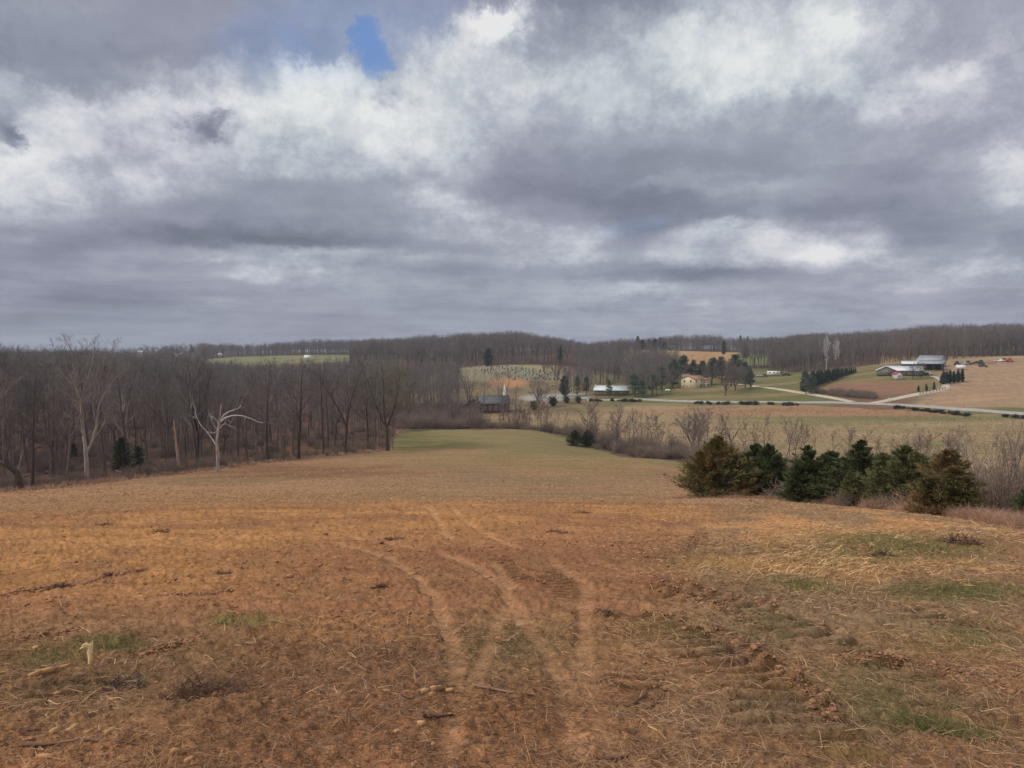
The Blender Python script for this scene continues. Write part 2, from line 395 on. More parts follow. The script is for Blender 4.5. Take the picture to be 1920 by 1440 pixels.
# ------------------------------------------------------------------ ground sheet
TRK_SMOOTH = [ # smooth wheel tracks: photo points, half width in metres
 ([(590,1013),(650,1022),(700,1037),(770,1070),(810,1120),(840,1180),(854,1240),(856,1310),(848,1370),(835,1450)], .075),
 ([(640,1003),(740,1020),(850,1045),(925,1082),(960,1130),(1000,1190),(1045,1250),(1068,1320),(1078,1380),(1085,1450)], .074),
 ([(796,947),(803,953),(818,972),(835,998),(850,1012)], .085), ([(842,947),(850,955),(880,982),(940,1015),(975,1030)], .085),
 ([(920,1050),(945,1080),(965,1110)], .065),
 ([(1020,1040),(1070,1078),(1100,1110),(1092,1180),(1096,1240),(1106,1300),(1128,1360),(1150,1450)], .075),
 ([(865,1330),(890,1270),(930,1175),(955,1120)], .06), ([(200,1012),(420,1006),(590,1000)], .07), ([(975,1030),(1100,1022),(1230,1030)], .06),
]
TRK_LUG = [ # cleated tracks: points, half width, cleat spacing, depth
 ([(1195,1084),(1300,1115),(1420,1150),(1510,1184),(1600,1222),(1700,1270),(1800,1330),(1900,1400)], .30, .30, .12),
 ([(1080,1135),(1190,1162),(1300,1208),(1400,1265),(1480,1330),(1540,1400),(1565,1450)], .38, .22, .11),
 ([(1640,1130),(1760,1160),(1900,1210)], .28, .3, .04),
 ([(1010,1062),(1060,1105),(1080,1130)], .20, .16, .02),
 ([(930,1040),(965,1075),(985,1100)], .2, .16, .015),
 ([(1230,1240),(1180,1290),(1150,1330)], .3, .2, .015),
 ([(60,1350),(120,1290),(190,1240)], .3, .2, .02),
]
BERMS = [ # ridges of thrown-up soil: points, half width, height
 ([(1320,1180),(1400,1222),(1480,1270),(1520,1310),(1560,1370)], .10, .06),
 ([(1215,1080),(1320,1108),(1420,1132),(1470,1150)], .09, .045),
 ([(1240,1100),(1330,1135),(1430,1178)], .06, .035),
 ([(1215,1150),(1260,1160),(1300,1178)], .07, .03),
 ([(1270,1040),(1295,1020),(1320,998)], .12, .05),
 ([(930,1190),(950,1195)], .05, .03),
 ([(1560,1230),(1680,1245),(1800,1262),(1900,1300)], .12, .03),
 ([(140,1095),(200,1080),(265,1070)], .07, .02), ([(300,1115),(370,1112),(430,1108)], .06, .015),
 ([(0,1120),(60,1108),(130,1095)], .07, .018), ([(280,1225),(330,1205),(370,1195)], .08, .015), ([(150,1175),(60,1190),(20,1195)], .1, .02),
]
def seg_dist(x, y, P_):
    best = np.full(x.shape, 1e9); s_at = np.zeros(x.shape); side = np.zeros(x.shape); acc = 0.0
    for a, b in zip(P_[:-1], P_[1:]):
        d = b - a; L = np.hypot(*d)
        if L < 1e-6: continue
        t = np.clip(((x-a[0])*d[0] + (y-a[1])*d[1]) / L**2, 0, 1)
        dx = x-(a[0]+t*d[0]); dy = y-(a[1]+t*d[1]); dd = np.hypot(dx, dy)
        m = dd < best
        best = np.where(m, dd, best); s_at = np.where(m, acc+t*L, s_at); side = np.where(m, (dx*d[1]-dy*d[0])/L, side)
        acc += L
    return best, s_at, side, acc
def cr_poly(pts, n=6):
    P_ = np.array(pts, float)
    if len(P_) < 3: return P_
    E = np.vstack([2*P_[0]-P_[1], P_, 2*P_[-1]-P_[-2]]); out = []
    for i in range(1, len(E)-2):
        for t in np.linspace(0, 1, n, endpoint=False):
            out.append(0.5*((2*E[i]) + (-E[i-1]+E[i+1])*t + (2*E[i-1]-5*E[i]+4*E[i+1]-E[i+2])*t*t + (-E[i-1]+3*E[i]-3*E[i+1]+E[i+2])*t**3))
    out.append(P_[-1]); return np.array(out)
_sm = [(pl(cr_poly(p, 3), 3, 40), w) for p, w in TRK_SMOOTH]
_lg = [(pl(cr_poly(p, 3), 3, 40), w, s_, d_) for p, w, s_, d_ in TRK_LUG]
_bm = [(pl(p, 3, 40), w, h) for p, w, h in BERMS]

def edge_R(A):        # where the open field ends: woods on the left, hedgerow on the right
    return np.interp(A, [-900,-200,0,160,240,410,480,605,725,745,800,1000,1100,1200,1290,1330,1400,1600,1700,1800,1920,2900],
                        [105,108,112,119,126,142,150,165,181,215,222,222,205,172,150,120,60,48,46,42,38,40])
def ell(A, PY, cx, cy, rx, ry, soft=0.5):
    q = ((A-cx)/rx)**2 + ((PY-cy)/ry)**2
    return 1 - smooth(1-soft, 1+soft, np.sqrt(q))

def near_relief(x, y, R):
    """small relief of the cleared field and the marks that go with it"""
    z = np.zeros_like(x); tr = np.zeros_like(x); lug = np.zeros_like(x); bm = np.zeros_like(x)
    near = R < 34
    if not near.any(): return z, tr, lug, bm
    X, Y, RR = x[near], y[near], R[near]
    zn = np.zeros_like(X)
    calm = np.zeros_like(X); lg = np.zeros_like(X); lgm = np.zeros_like(X); bb = np.zeros_like(X)
    wob = (fbm(X*2.2, Y*2.2, 3)-.5)
    for P_, w in _sm:
        d, s, sd, Lt = seg_dist(X + wob*.10, Y + wob*.08, P_)
        m = (1-smooth(w*.5, w*1.5, d)) * smooth(-.1, .5, s) * smooth(-.1, .5, Lt-s) * (.75+.45*smooth(.3,.7,fbm(X*1.3+3, Y*1.3, 2)))
        m = m*(1-.30*(1-smooth(4.2, 7, RR)))*(1 if RR.size else 1)
        calm = np.maximum(calm, np.clip(m, 0, 1)); zn -= .03*m
    for P_, w, sp, dep in _lg:
        d, s, sd, Lt = seg_dist(X, Y, P_)
        m = (1-smooth(w*.7, w*1.25, d)) * smooth(-.1, .6, s) * smooth(-.1, .6, Lt-s)
        m = m * smooth(.10, .38, fbm(X*.9+7, Y*.9+3, 2))
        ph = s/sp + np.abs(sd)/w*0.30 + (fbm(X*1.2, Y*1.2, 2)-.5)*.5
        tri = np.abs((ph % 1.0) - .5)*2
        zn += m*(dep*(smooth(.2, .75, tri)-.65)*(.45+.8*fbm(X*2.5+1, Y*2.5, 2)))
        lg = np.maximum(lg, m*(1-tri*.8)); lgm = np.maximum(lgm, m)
    for P_, w, h in _bm:
        d, s, sd, Lt = seg_dist(X+wob*.25, Y+wob*.2, P_)
        m = (1-smooth(w*.2, w*1.5, d)) * smooth(-.1, .3, s) * smooth(-.1, .3, Lt-s)
        zn += h*m*(.2+1.5*fbm(X*9, Y*9, 2)**1.3); bb = np.maximum(bb, m)
    rough = (1-.85*calm)*(1-.45*lgm)
    f1 = fbm(X*1.6+31, Y*2.2+11, 4); f2 = fbm(X*7, Y*9, 4, .6); f3 = fbm(X*24, Y*28, 3, .6)
    zn += rough*((f1-.5)*.11 + (f2-.5)*.10*smooth(.3,.6,f1+.1) + (f3-.5)*.045)
    zn *= smooth(1.5, 3.0, RR) * (1-smooth(26, 34, RR))
    z[near] = zn; tr[near] = calm; lug[near] = lg; bm[near] = bb
    return z, tr, lug, bm

SOIL=lin((154,110,76)); ORANGE=lin((180,130,82)); DARK=lin((104,76,58)); STRAW=lin((176,148,110)); OLIVE=lin((120,108,66)); GREEN=lin((92,98,46))
PALE=lin((168,132,98)); STRAW_O=lin((190,140,92)); GREYST=lin((134,114,88)); RED=lin((150,100,72)); TRACKC=lin((172,124,86)); WOODF=lin((92,70,58))
def mix(a, b, m):
    m = m[:, None] if np.ndim(m) == 1 else m
    return a*(1-m) + b*m
def ground_paint(x, y, z):
    """base colour (display scale) and region id for every vertex"""
    R = np.hypot(x, y); A = 960 + F*np.tan(np.clip(np.arctan2(x, y), -1.3, 1.3)); _, PY = ppy(x, np.maximum(y, .3), z)
    n = len(x); one = np.ones(n)
    nA = fbm(x*.35, y*.35, 4); nB = fbm(x*1.1+40, y*1.1, 4); nC = fbm(x*.08+9, y*.08, 4); nD = fbm(x*3.5, y*3.5+7, 3, .6)
    streak = fbm(x*.05+y*.012, y*.9, 4, .6)     # mowing rows across the view
    # ---- near field
    c = np.tile(SOIL, (n, 1))
    c = mix(c, RED, smooth(.5, .72, nB)*.35)
    A2 = A + (nA-.5)*260*np.clip(18/np.maximum(R,6),.1,2); P2 = PY + (nA-.5)*50 + (nB-.5)*26
    orange = ell(A2, P2, 420, 985, 520, 42, .6)*.85 + ell(A2, P2, 60, 1045, 420, 60, .6)*.85 + ell(A2, P2, 900, 960, 380, 32, .6)*.55 + ell(A2, P2, 640, 1180, 110, 24, .6)*.7 \
           + ell(A2, P2, 480, 1090, 340, 40, .7)*.35 + ell(A2,P2,1180,955,200,20,.6)*.4
    c = mix(c, ORANGE, np.clip(orange, 0, .9)*smooth(.30, .6, nB*.6+nA*.4))
    dk = np.clip(ell(A2, P2, 420, 1290, 560, 130, .6)*.55 + ell(A2, P2, 800, 1120, 260, 60, .6)*.25 + ell(A2, P2, 1300, 1150, 260, 60, .6)*.2, 0, 1)
    c = mix(c, lin((122,86,62)), dk)
    rn = smooth(1190, 1440, A + (nA-.5)*300 + (PY-1050)*.25)*(R < 70)     # right part: thin mown grass over soil
    c = mix(c, mix(np.tile(GREYST, (n, 1)), SOIL, smooth(.45, .62, nA*.5+nB*.5)*.6), rn*.75)
    bl = ell(A2, P2, 200, 1260, 330, 90, .6)*.5 + ell(A2, P2, 1000, 1240, 300, 80, .6)*.3 + ell(A2, P2, 900, 1200, 120, 60, .6)*.25
    c = mix(c, lin((126,106,76)), np.clip(bl, 0, .8))
    strw = ell(A2, P2, 1640, 985, 420, 26, .5)*.9 + ell(A2, P2, 1500, 1035, 110, 34, .6)*.7 + ell(A2, P2, 1640, 1070, 300, 22, .5)*.55
    c = mix(c, STRAW_O, np.clip(strw*(R < 36), 0, .85)*smooth(.25, .55, nB))
    gr = ell(A2, P2, 1680, 1036, 190, 34, .5)*.75 + ell(A2, P2, 1500, 1095, 60, 10, .6)*.8 + ell(A2, P2, 1800, 1110, 170, 22, .5)*.7 + ell(A2, P2, 1430, 1080, 90, 26, .6)*.35 \
       + ell(A2, P2, 1760, 1390, 120, 60, .6)*.55 + ell(A2, P2, 1650, 1300, 100, 60, .6)*.35 + ell(A2, P2, 440, 1166, 60, 12, .6)*.65 + ell(A2, P2, 210, 1215, 70, 14, .6)*.7 \
       + ell(A2, P2, 1800, 1200, 160, 50, .6)*.25 + ell(A2, P2, 1240, 1175, 90, 26, .6)*.35 + ell(A2, P2, 80, 1230, 80, 20, .6)*.3 + ell(A2,P2,890,1220,90,40,.6)*.2
    c = mix(c, OLIVE*.8+GREEN*.2, np.clip(gr*(R < 40)*1.1, 0, .85)*smooth(.2, .6, nD*.5+nB*.5))
    # ---- the mown slope beyond the brow
    far = smooth(22, 30, R + (nC-.5)*10)
    sl = np.tile(lin((160,122,90)), (n, 1))
    sl = mix(sl, lin((136,112,82)), smooth(.44, .62, fbm(x*.05+3, y*.05+2, 3))*.75)
    sl = mix(sl, lin((120,84,62)), ell(A, PY + (nC-.5)*20, 600, 885, 220, 12, .6)*.75)
    sl = mix(sl, lin((176,124,78)), ell(A + (nC-.5)*200, PY + (nC-.5)*22, 380, 945, 460, 22, .6)*.45)
    sl = mix(sl, lin((138,118,80)), ell(A + (nC-.5)*200, PY + (nC-.5)*20, 1040, 862, 330, 16, .6)*.85)
    sl = mix(sl, lin((132,112,84)), ell(A + (nC-.5)*100, PY, 1000, 905, 300, 14, .7)*.45)
    sl = mix(sl, lin((168,140,104)), smooth(.52, .72, streak)*.35)
    c = mix(c, sl, far*(R > 20))
    reg = np.zeros(n, int)                                      # 0 cleared field
    eR = edge_R(A) + (fbm(x*.12, y*.12, 3)-.5)*7*smooth(30, 60, R)
    # ---- green pasture on the far brow
    pas = smooth(0, 10, R - np.interp(A, [730,760,850,960,1100,1290,1330], [178,176,172,160,150,128,150]) + (nC-.5)*16) * (A > 725) * (A < 1340)
    pc = mix(np.tile(lin((132,118,82)), (n, 1)), lin((98,102,60)), ell(A + (nC-.5)*60, PY, 770, 832, 90, 18, .6)*.75)
    pc = mix(pc, lin((146,124,84)), smooth(.5, .7, streak)*.55)
    c = mix(c, pc, pas); reg[(pas > .5)] = 1
    # ---- beyond the field
    out = R > eR
    left = out & (A < 742)
    wf = mix(np.tile(lin((92,72,60)), (n, 1)), lin((122,88,64)), smooth(.4, .65, fbm(x*.1, y*.1, 4))*.8)
    wf = mix(wf, lin((58,48,44)), smooth(.5, .7, nC)*.6)
    c[left] = wf[left]; reg[left] = 2
    right = out & (A >= 742)
    br = mix(np.tile(lin((112,92,74)), (n, 1)), lin((86,74,60)), smooth(.4, .6, nC))
    c[right] = br[right]; reg[right] = 3; c0_ = c.copy()
    # valley stubble field
    vs = (R > np.interp(A, [740,900,1280,1400,1700,2100], [238,238,205,190,165,150])) & (R < np.interp(A, [740,880,1000,1180,1500,1920,2900], [300,312,330,340,338,322,300])) & (A > 800)
    st = mix(np.tile(lin((158,134,104)), (n, 1)), lin((146,128,94)), smooth(.46, .64, fbm(x*.012+y*.003, y*.06, 3)))
    st = mix(st, lin((124,118,84)), smooth(.64, .76, fbm(x*.008+2, y*.045+4, 3))*.8)
    st = mix(st, lin((180,150,112)), smooth(.52, .75, fbm(x*.02, y*.9, 3, .7))*.45)
    st = mix(st, lin((162,116,88)), ell(A, PY+(nC-.5)*8, 1560, 772, 330, 11, .6)*.6)
    st = mix(st, lin((104,108,66)), ell(A, PY, 1640, 784, 330, 4, .6)*.6 + ell(A, PY, 1770, 832, 70, 6, .6)*.6)
    c = np.where(vs[:, None], mix(c, st, smooth(800, 900, A)), c); reg[vs] = 4
    # beyond the road
    by = (R >= np.interp(A, [740,880,1000,1180,1500,1920,2900], [300,312,330,340,338,322,300])) & (A > 800)
    yd = mix(np.tile(lin((108,106,68)), (n, 1)), lin((136,120,86)), smooth(.42, .66, fbm(x*.03, y*.1, 4)))
    yd = mix(yd, lin((120,92,76)), smooth(1545, 1580, A)*(1-smooth(1700, 1730, A))*(1-smooth(396, 402, R))*.9)
    yd = mix(yd, lin((158,118,92)), ell(A, PY, 1640, 727, 110, 14, .6)*.5*(R < 420))
    rf = smooth(1748, 1775, A - np.clip((PY-735), 0, 30)*(-2.0)) * (R > 345)
    yd = mix(yd, lin((158,130,104)), rf*.95)
    yd = mix(yd, lin((182,146,114)), rf*smooth(.5, .7, fbm(x*.02, y*.5, 3, .6))*.5)
    c[by] = yd[by]; reg[by] = 5
    # middle distance left of the house: church ground, graveyard hill
    mdl = (R > 300) & (A > 742) & (A <= 1180)
    md = mix(np.tile(lin((112,98,76)), (n, 1)), lin((132,114,84)), smooth(.4, .6, nC))
    md = mix(md, lin((138,128,98)), smooth(455, 475, R))
    md = mix(md, lin((158,146,110)), ell(A, PY, 990, 685, 120, 10, .5)*.6)
    md = mix(md, lin((182,134,96)), ell(A, PY, 955, 718, 34, 9, .5)*.9)
    md = mix(md, lin((168,164,158)), ell(A, PY, 1020, 746, 42, 7, .4)*.9 + ell(A,PY,1075,741,36,4,.4)*.6)
    wmd = (1-smooth(1090, 1200, A+(nC-.5)*120))*smooth(300, 325, R+(nC-.5)*20); c = np.where((R > 300)[:, None] & (A > 742)[:, None] & (A < 1260)[:, None], mix(c, md, wmd), c); reg[mdl] = 6
    # wooded hills and their clearings
    hl = (R > np.interp(A, [-900,742,743,850,1080,1200,1440,1560,1700,1920,2900], [420,420,480,566,566,480,560,470,500,590,600])) 
    hc = mix(np.tile(lin((84,70,62)), (n, 1)), lin((104,84,68)), smooth(.4, .6, nC))
    c[hl] = hc[hl]; reg[hl] = 7
    f1_ = hl & (A > 1168) & (A < 1400) & (R > 590) & (R < 790)
    h1 = mix(np.tile(lin((156,138,98)), (n, 1)), lin((178,138,98)), smooth(1255, 1300, A + (nC-.5)*60)*.9)
    c[f1_] = h1[f1_]; reg[f1_] = 5
    f2_ = hl & (A >= 1384) & (A < 1440) & (R > 590) & (R < 760); c[f2_] = lin((112,118,76)); reg[f2_] = 5
    f3_ = hl & (A > 370) & (A < 656) & (R > 760) & (R < 935)
    h3 = mix(np.tile(lin((124,122,86)), (n, 1)), lin((138,130,96)), smooth(.4, .6, nC)); c[f3_] = h3[f3_]; reg[f3_] = 5
    f4_ = hl & (A > 1360) & (A < 1470) & (R > 1010) & (R < 1250); c[f4_] = lin((170,142,104)); reg[f4_] = 5
    f5_ = hl & (A > 1650) & (R < 640); h5 = mix(np.tile(lin((172,150,112)), (n,1)), lin((160,126,100)), one*.3); c[f5_] = h5[f5_]; reg[f5_] = 5
    return c, reg, R, A, PY

def ground_mat():
    m, nt, b = new_mat('soil_and_grass'); N = nt.nodes; Lk = nt.links.new
    at = N.new('ShaderNodeAttribute'); at.attribute_name = 'Col'
    geo = N.new('ShaderNodeNewGeometry')
    def nz(scale, detail, rough=.6, stretch=None):
        v = geo.outputs['Position']
        if stretch:
            mp = N.new('ShaderNodeMapping'); mp.inputs['Scale'].default_value = stretch; Lk(v, mp.inputs[0]); v = mp.outputs[0]
        n = N.new('ShaderNodeTexNoise'); Lk(v, n.inputs['Vector']); n.inputs['Scale'].default_value = scale
        n.inputs['Detail'].default_value = detail; n.inputs['Roughness'].default_value = rough; return n
    def mr(s, a, b_, c, d):
        r = N.new('ShaderNodeMapRange'); Lk(s, r.inputs[0]); r.inputs[1].default_value = a; r.inputs[2].default_value = b_; r.inputs[3].default_value = c; r.inputs[4].default_value = d; return r.outputs[0]
    def mul(a, b_):
        r = N.new('ShaderNodeMath'); r.operation = 'MULTIPLY'; Lk(a, r.inputs[0]); Lk(b_, r.inputs[1]); return r.outputs[0]
    n1 = nz(9, 8, .7); n2 = nz(1.1, 6, .6, (.5, 1.6, 1)); n3 = nz(60, 5, .7); n4 = nz(.22, 6, .7, (.35, 2.2, 1))
    k = mul(mul(mr(n1.outputs['Fac'], .28, .72, .50, 1.42), mr(n2.outputs['Fac'], .3, .7, .86, 1.14)), mul(mr(n3.outputs['Fac'], .25, .75, .55, 1.45), mr(n4.outputs['Fac'], .3, .7, .84, 1.16)))
    v = N.new('ShaderNodeVectorMath'); v.operation = 'SCALE'; Lk(at.outputs['Color'], v.inputs[0]); Lk(k, v.inputs['Scale'])
    # pale straw flecks
    fl = nz(140, 2, .5, (1, .45, 1)); flm = mr(fl.outputs['Fac'], .62, .72, 0, .5)
    mx = N.new('ShaderNodeMix'); mx.data_type = 'RGBA'; Lk(flm, mx.inputs[0]); Lk(v.outputs[0], mx.inputs[6]); mx.inputs[7].default_value = (*(sc(190,160,124)), 1)
    Lk(mx.outputs[2], b.inputs['Base Color'])
    b.inputs['Roughness'].default_value = 1; b.inputs['Specular IOR Level'].default_value = .05
    bp = N.new('ShaderNodeBump'); bp.inputs['Strength'].default_value = .8; bp.inputs['Distance'].default_value = .03; Lk(n1.outputs['Fac'], bp.inputs['Height'])
    b2 = N.new('ShaderNodeBump'); b2.inputs['Strength'].default_value = .7; b2.inputs['Distance'].default_value = .006; Lk(n3.outputs['Fac'], b2.inputs['Height']); Lk(bp.outputs[0], b2.inputs['Normal'])
    Lk(b2.outputs[0], b.inputs['Normal'])
    return m
GM = ground_mat()
def build_ground():
    a_in = np.arctan((np.linspace(-90, 2010, 800)-960)/F)
    a_l = np.linspace(-pi, a_in[0], 60, endpoint=False); a_r = np.linspace(a_in[-1], pi, 60)[1:]
    az = np.concatenate([a_l, a_in, a_r])
    # radial rows: even steps on the picture of the slope, then on the distance
    tt = np.linspace(tan(radians(31.5)), .2, 330)      # apparent depression near
    rr = pchip(np.array([.2,.206,.2155,.232,.2585,.305,.40,.55,.62]), np.array([36.,28,22,17.5,13.5,9.9,6.2,4.1,3.4]), tt)
    rows = np.concatenate([[0.0, .8, 1.6, 2.4, 3.0], rr[rr > 3.3], np.linspace(36.5, 60, 60), np.geomspace(61, 600, 250), np.geomspace(606, 1500, 70), np.geomspace(1550, 4400, 14)])
    rows = np.unique(rows)
    Rg, Ag = np.meshgrid(rows, az, indexing='ij'); nr, na_ = Rg.shape
    x = (Rg*np.sin(Ag)).ravel(); y = (Rg*np.cos(Ag)).ravel()
    z = G(x, y); Rf = np.hypot(x, y)
    dz, tr, lug, bm = near_relief(x, y, Rf)
    c, reg, R, A, PY = ground_paint(x, y, z)
    ck = 1 - .58*smooth(.2,.8,lug)                     # shade in the grooves between the cleats, painted into the soil colour
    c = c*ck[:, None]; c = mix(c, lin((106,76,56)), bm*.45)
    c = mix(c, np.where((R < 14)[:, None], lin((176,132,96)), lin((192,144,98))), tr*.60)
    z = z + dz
    z = np.where((reg == 2) | (reg == 3), z + (fbm(x*.5, y*.5, 3)-.5)*.35, z)
    V_ = np.stack([x, y, z], 1)
    i, j = np.meshgrid(np.arange(nr-1), np.arange(na_-1), indexing='ij')
    q = np.stack([i*na_+j, i*na_+j+1, (i+1)*na_+j+1, (i+1)*na_+j], -1).reshape(-1, 4)
    q = q[:, ::-1]
    q = q[~((Rf[q[:, 0]] == 0) & (Rf[q[:, 2]] == 0))]
    fr = reg[q[:, 0]]
    names = ['cleared_field', 'green_pasture', 'woodland_floor', 'hedgerow_ground', 'stubble_field', 'meadow', 'churchyard_ground', 'hills']
    for r_, nm in enumerate(names):
        f = q[fr == r_]
        if not len(f): continue
        used = np.unique(f); remap = np.full(len(V_), -1); remap[used] = np.arange(len(used))
        me = mesh_np(nm, V_[used], remap[f], [GM])
        ca = me.color_attributes.new('Col', 'FLOAT_COLOR', 'POINT')
        cc = np.ones((len(used), 4), np.float32); cc[:, :3] = c[used]*KE
        ca.data.foreach_set('color', cc.ravel())
        shade_smooth(me)
        put_props(link_mesh(nm, me), kind='structure')
build_ground()

ROADC = mat_noise('worn_chip_road', sc(150,146,140), sc(176,170,162), scale=.6, rough=.95, coord='Object')
GRAV = mat_noise('gravel', sc(176,162,140), sc(200,188,168), scale=1.2, rough=1, coord='Object')
def ribbon(name, P_, w, mat, lift=.12):
    P_ = cr_poly(P_, 8); d = np.gradient(P_, axis=0); d /= np.maximum(np.hypot(d[:, 0], d[:, 1]), 1e-6)[:, None]
    nrm = np.stack([-d[:, 1], d[:, 0]], 1); ks = np.array([-1, -.5, 0, .5, 1]); W = w if np.ndim(w) else np.full(len(P_), w)
    pts = P_[:, None, :] + nrm[:, None, :]*ks[None, :, None]*(W/2)[:, None, None]
    z = G(pts[..., 0], pts[..., 1]) + lift - np.abs(ks)[None, :]*.05
    top = np.concatenate([pts, z[..., None]], -1).reshape(-1, 3); n = len(P_)
    i, j = np.meshgrid(np.arange(n-1), np.arange(4), indexing='ij'); q = np.stack([i*5+j, i*5+j+1, (i+1)*5+j+1, (i+1)*5+j], -1).reshape(-1, 4)
    bot = top.copy(); bot[:, 2] -= .8
    sk = []
    for e in (0, 4):
        a = np.arange(n-1)*5+e; sk.append(np.stack([a, a+5, a+5+len(top), a+len(top)], 1))
    me = mesh_np(name, np.vstack([top, bot]), [np.vstack([q]+sk)], [mat])
    return put_props(link_mesh(name, me), kind='structure')
ROAD = [(1100,750),(1180,749),(1230,750),(1330,753),(1400,754),(1500,754.5),(1600,756),(1700,760),(1800,767),(1920,776),(2080,790)]
R0, R1 = 300, 420
ribbon('road', pl(ROAD, R0, R1), 5.2, ROADC, .16)
ribbon('house_driveway', pl([(1346,718),(1366,719),(1386,720.5),(1440,727),(1500,736),(1560,746),(1600,754)], R0, 440), 3.4, GRAV, .20)
LANE = [(1630,757),(1665,751),(1700,743.5),(1735,737),(1765,731),(1774,725),(1768,716),(1758,709),(1748,705.5)]
ribbon('farm_lane', pl(LANE, R0, 460), 3.6, GRAV, .24)
ribbon('church_lane', pl([(985,748),(1030,746.5),(1075,745),(1105,747)], R0, 440), 5.0, ROADC, .14)
# ------------------------------------------------------------------ plants: growth and meshing
def norm(v): return v / np.maximum(np.linalg.norm(v, axis=-1, keepdims=True), 1e-9)
def grow_curves(rng, p0, d0, L, nseg, wob, up, curl=0.0):
    N_ = len(p0); pts = np.zeros((N_, nseg+1, 3)); pts[:, 0] = p0; d = norm(d0)
    for s in range(nseg):
        d = norm(d + rng.normal(0, wob, (N_, 3)) + np.array([0, 0, up]))
        pts[:, s+1] = pts[:, s] + d * (L/nseg)[:, None]
    return pts
def children(rng, pts, rad, L, per, t0, t1, ang, angv, lk, lv, rk, spread=None):
    """start points, directions, lengths, radii of side shoots along the curves"""
    N_, n1, _ = pts.shape; par = np.repeat(np.arange(N_), per)
    t = t0 + (t1-t0) * (np.tile(np.arange(per), N_) + rng.rand(N_*per)) / per
    f = t*(n1-1); k = np.clip(f.astype(int), 0, n1-2); w = (f-k)[:, None]
    p = pts[par, k]*(1-w) + pts[par, k+1]*w; tg = norm(pts[par, k+1]-pts[par, k])
    r = rad[par, k]*(1-w[:, 0]) + rad[par, k+1]*w[:, 0]
    rnd = rng.normal(size=(len(par), 3)); pr = norm(rnd - (rnd*tg).sum(-1, keepdims=True)*tg)
    a = np.radians(ang + rng.normal(0, angv, len(par)))[:, None]
    d = tg*np.cos(a) + pr*np.sin(a)
    Lc = L[par]*lk*(1-0.55*t)*(1+rng.uniform(-lv, lv, len(par)))
    return p, d, Lc, np.minimum(r*rk, r*.9), par
def tubes(pts, rad, sides):
    N_, n1, _ = pts.shape
    tg = np.zeros_like(pts); tg[:, :-1] = pts[:, 1:]-pts[:, :-1]; tg[:, -1] = tg[:, -2]; tg[:, 1:-1] = (pts[:, 2:]-pts[:, :-2]); tg = norm(tg)
    ref = np.where(np.abs(tg[:, :1, 2:3]) > .8, np.array([1., 0, 0]), np.array([0, 0, 1.])); ref = np.broadcast_to(ref, tg.shape)
    u = norm(np.cross(tg, ref)); v = np.cross(tg, u)
    a = np.arange(sides)*2*pi/sides
    ring = pts[:, :, None] + rad[:, :, None, None]*(u[:, :, None]*np.cos(a)[None, None, :, None] + v[:, :, None]*np.sin(a)[None, None, :, None])
    V_ = ring.reshape(-1, 3); base = (np.arange(N_)*n1*sides)[:, None, None]
    i, j = np.meshgrid(np.arange(n1-1), np.arange(sides), indexing='ij'); j2 = (j+1) % sides
    q = np.stack([i*sides+j, i*sides+j2, (i+1)*sides+j2, (i+1)*sides+j], -1).reshape(1, -1, 4)
    return V_, (base+q).reshape(-1, 4)
def slivers(rng, pts, w):
    """flat tapering blades; pts (N,n,3), w (N,) base width"""
    N_, n1, _ = pts.shape; tg = norm(pts[:, -1]-pts[:, 0]); rnd = rng.normal(size=(N_, 3)); u = norm(np.cross(tg, rnd))*(w/2)[:, None]
    if n1 == 2:
        V_ = np.stack([pts[:, 0]-u, pts[:, 0]+u, pts[:, 1]], 1).reshape(-1, 3); b = np.arange(N_)[:, None]*3
        return V_, b+np.array([[0, 1, 2]]), np.zeros((0, 4), int)
    V_ = np.stack([pts[:, 0]-u, pts[:, 0]+u, pts[:, 1]-u*.7, pts[:, 1]+u*.7, pts[:, 2]], 1).reshape(-1, 3); b = np.arange(N_)[:, None]*5
    return V_, b+np.array([[2, 3, 4]]), b+np.array([[0, 1, 3, 2]])
class Geo:
    def __init__(s): s.v = []; s.t = []; s.q = []; s.n = 0
    def add(s, V_, T=None, Q=None):
        V_ = np.asarray(V_, float)
        if T is not None and len(T): s.t.append(np.asarray(T)+s.n)
        if Q is not None and len(Q): s.q.append(np.asarray(Q)+s.n)
        s.v.append(V_); s.n += len(V_)
    def mesh(s, name, mats, smooth_=False):
        f = []
        if s.t: f.append(np.vstack(s.t))
        if s.q: f.append(np.vstack(s.q))
        me = mesh_np(name, np.vstack(s.v), f, mats)
        if smooth_: shade_smooth(me)
        return me
def taper(N_, r0, n1, end=.25):
    return np.asarray(r0)[:, None]*np.linspace(1, end, n1)[None, :]

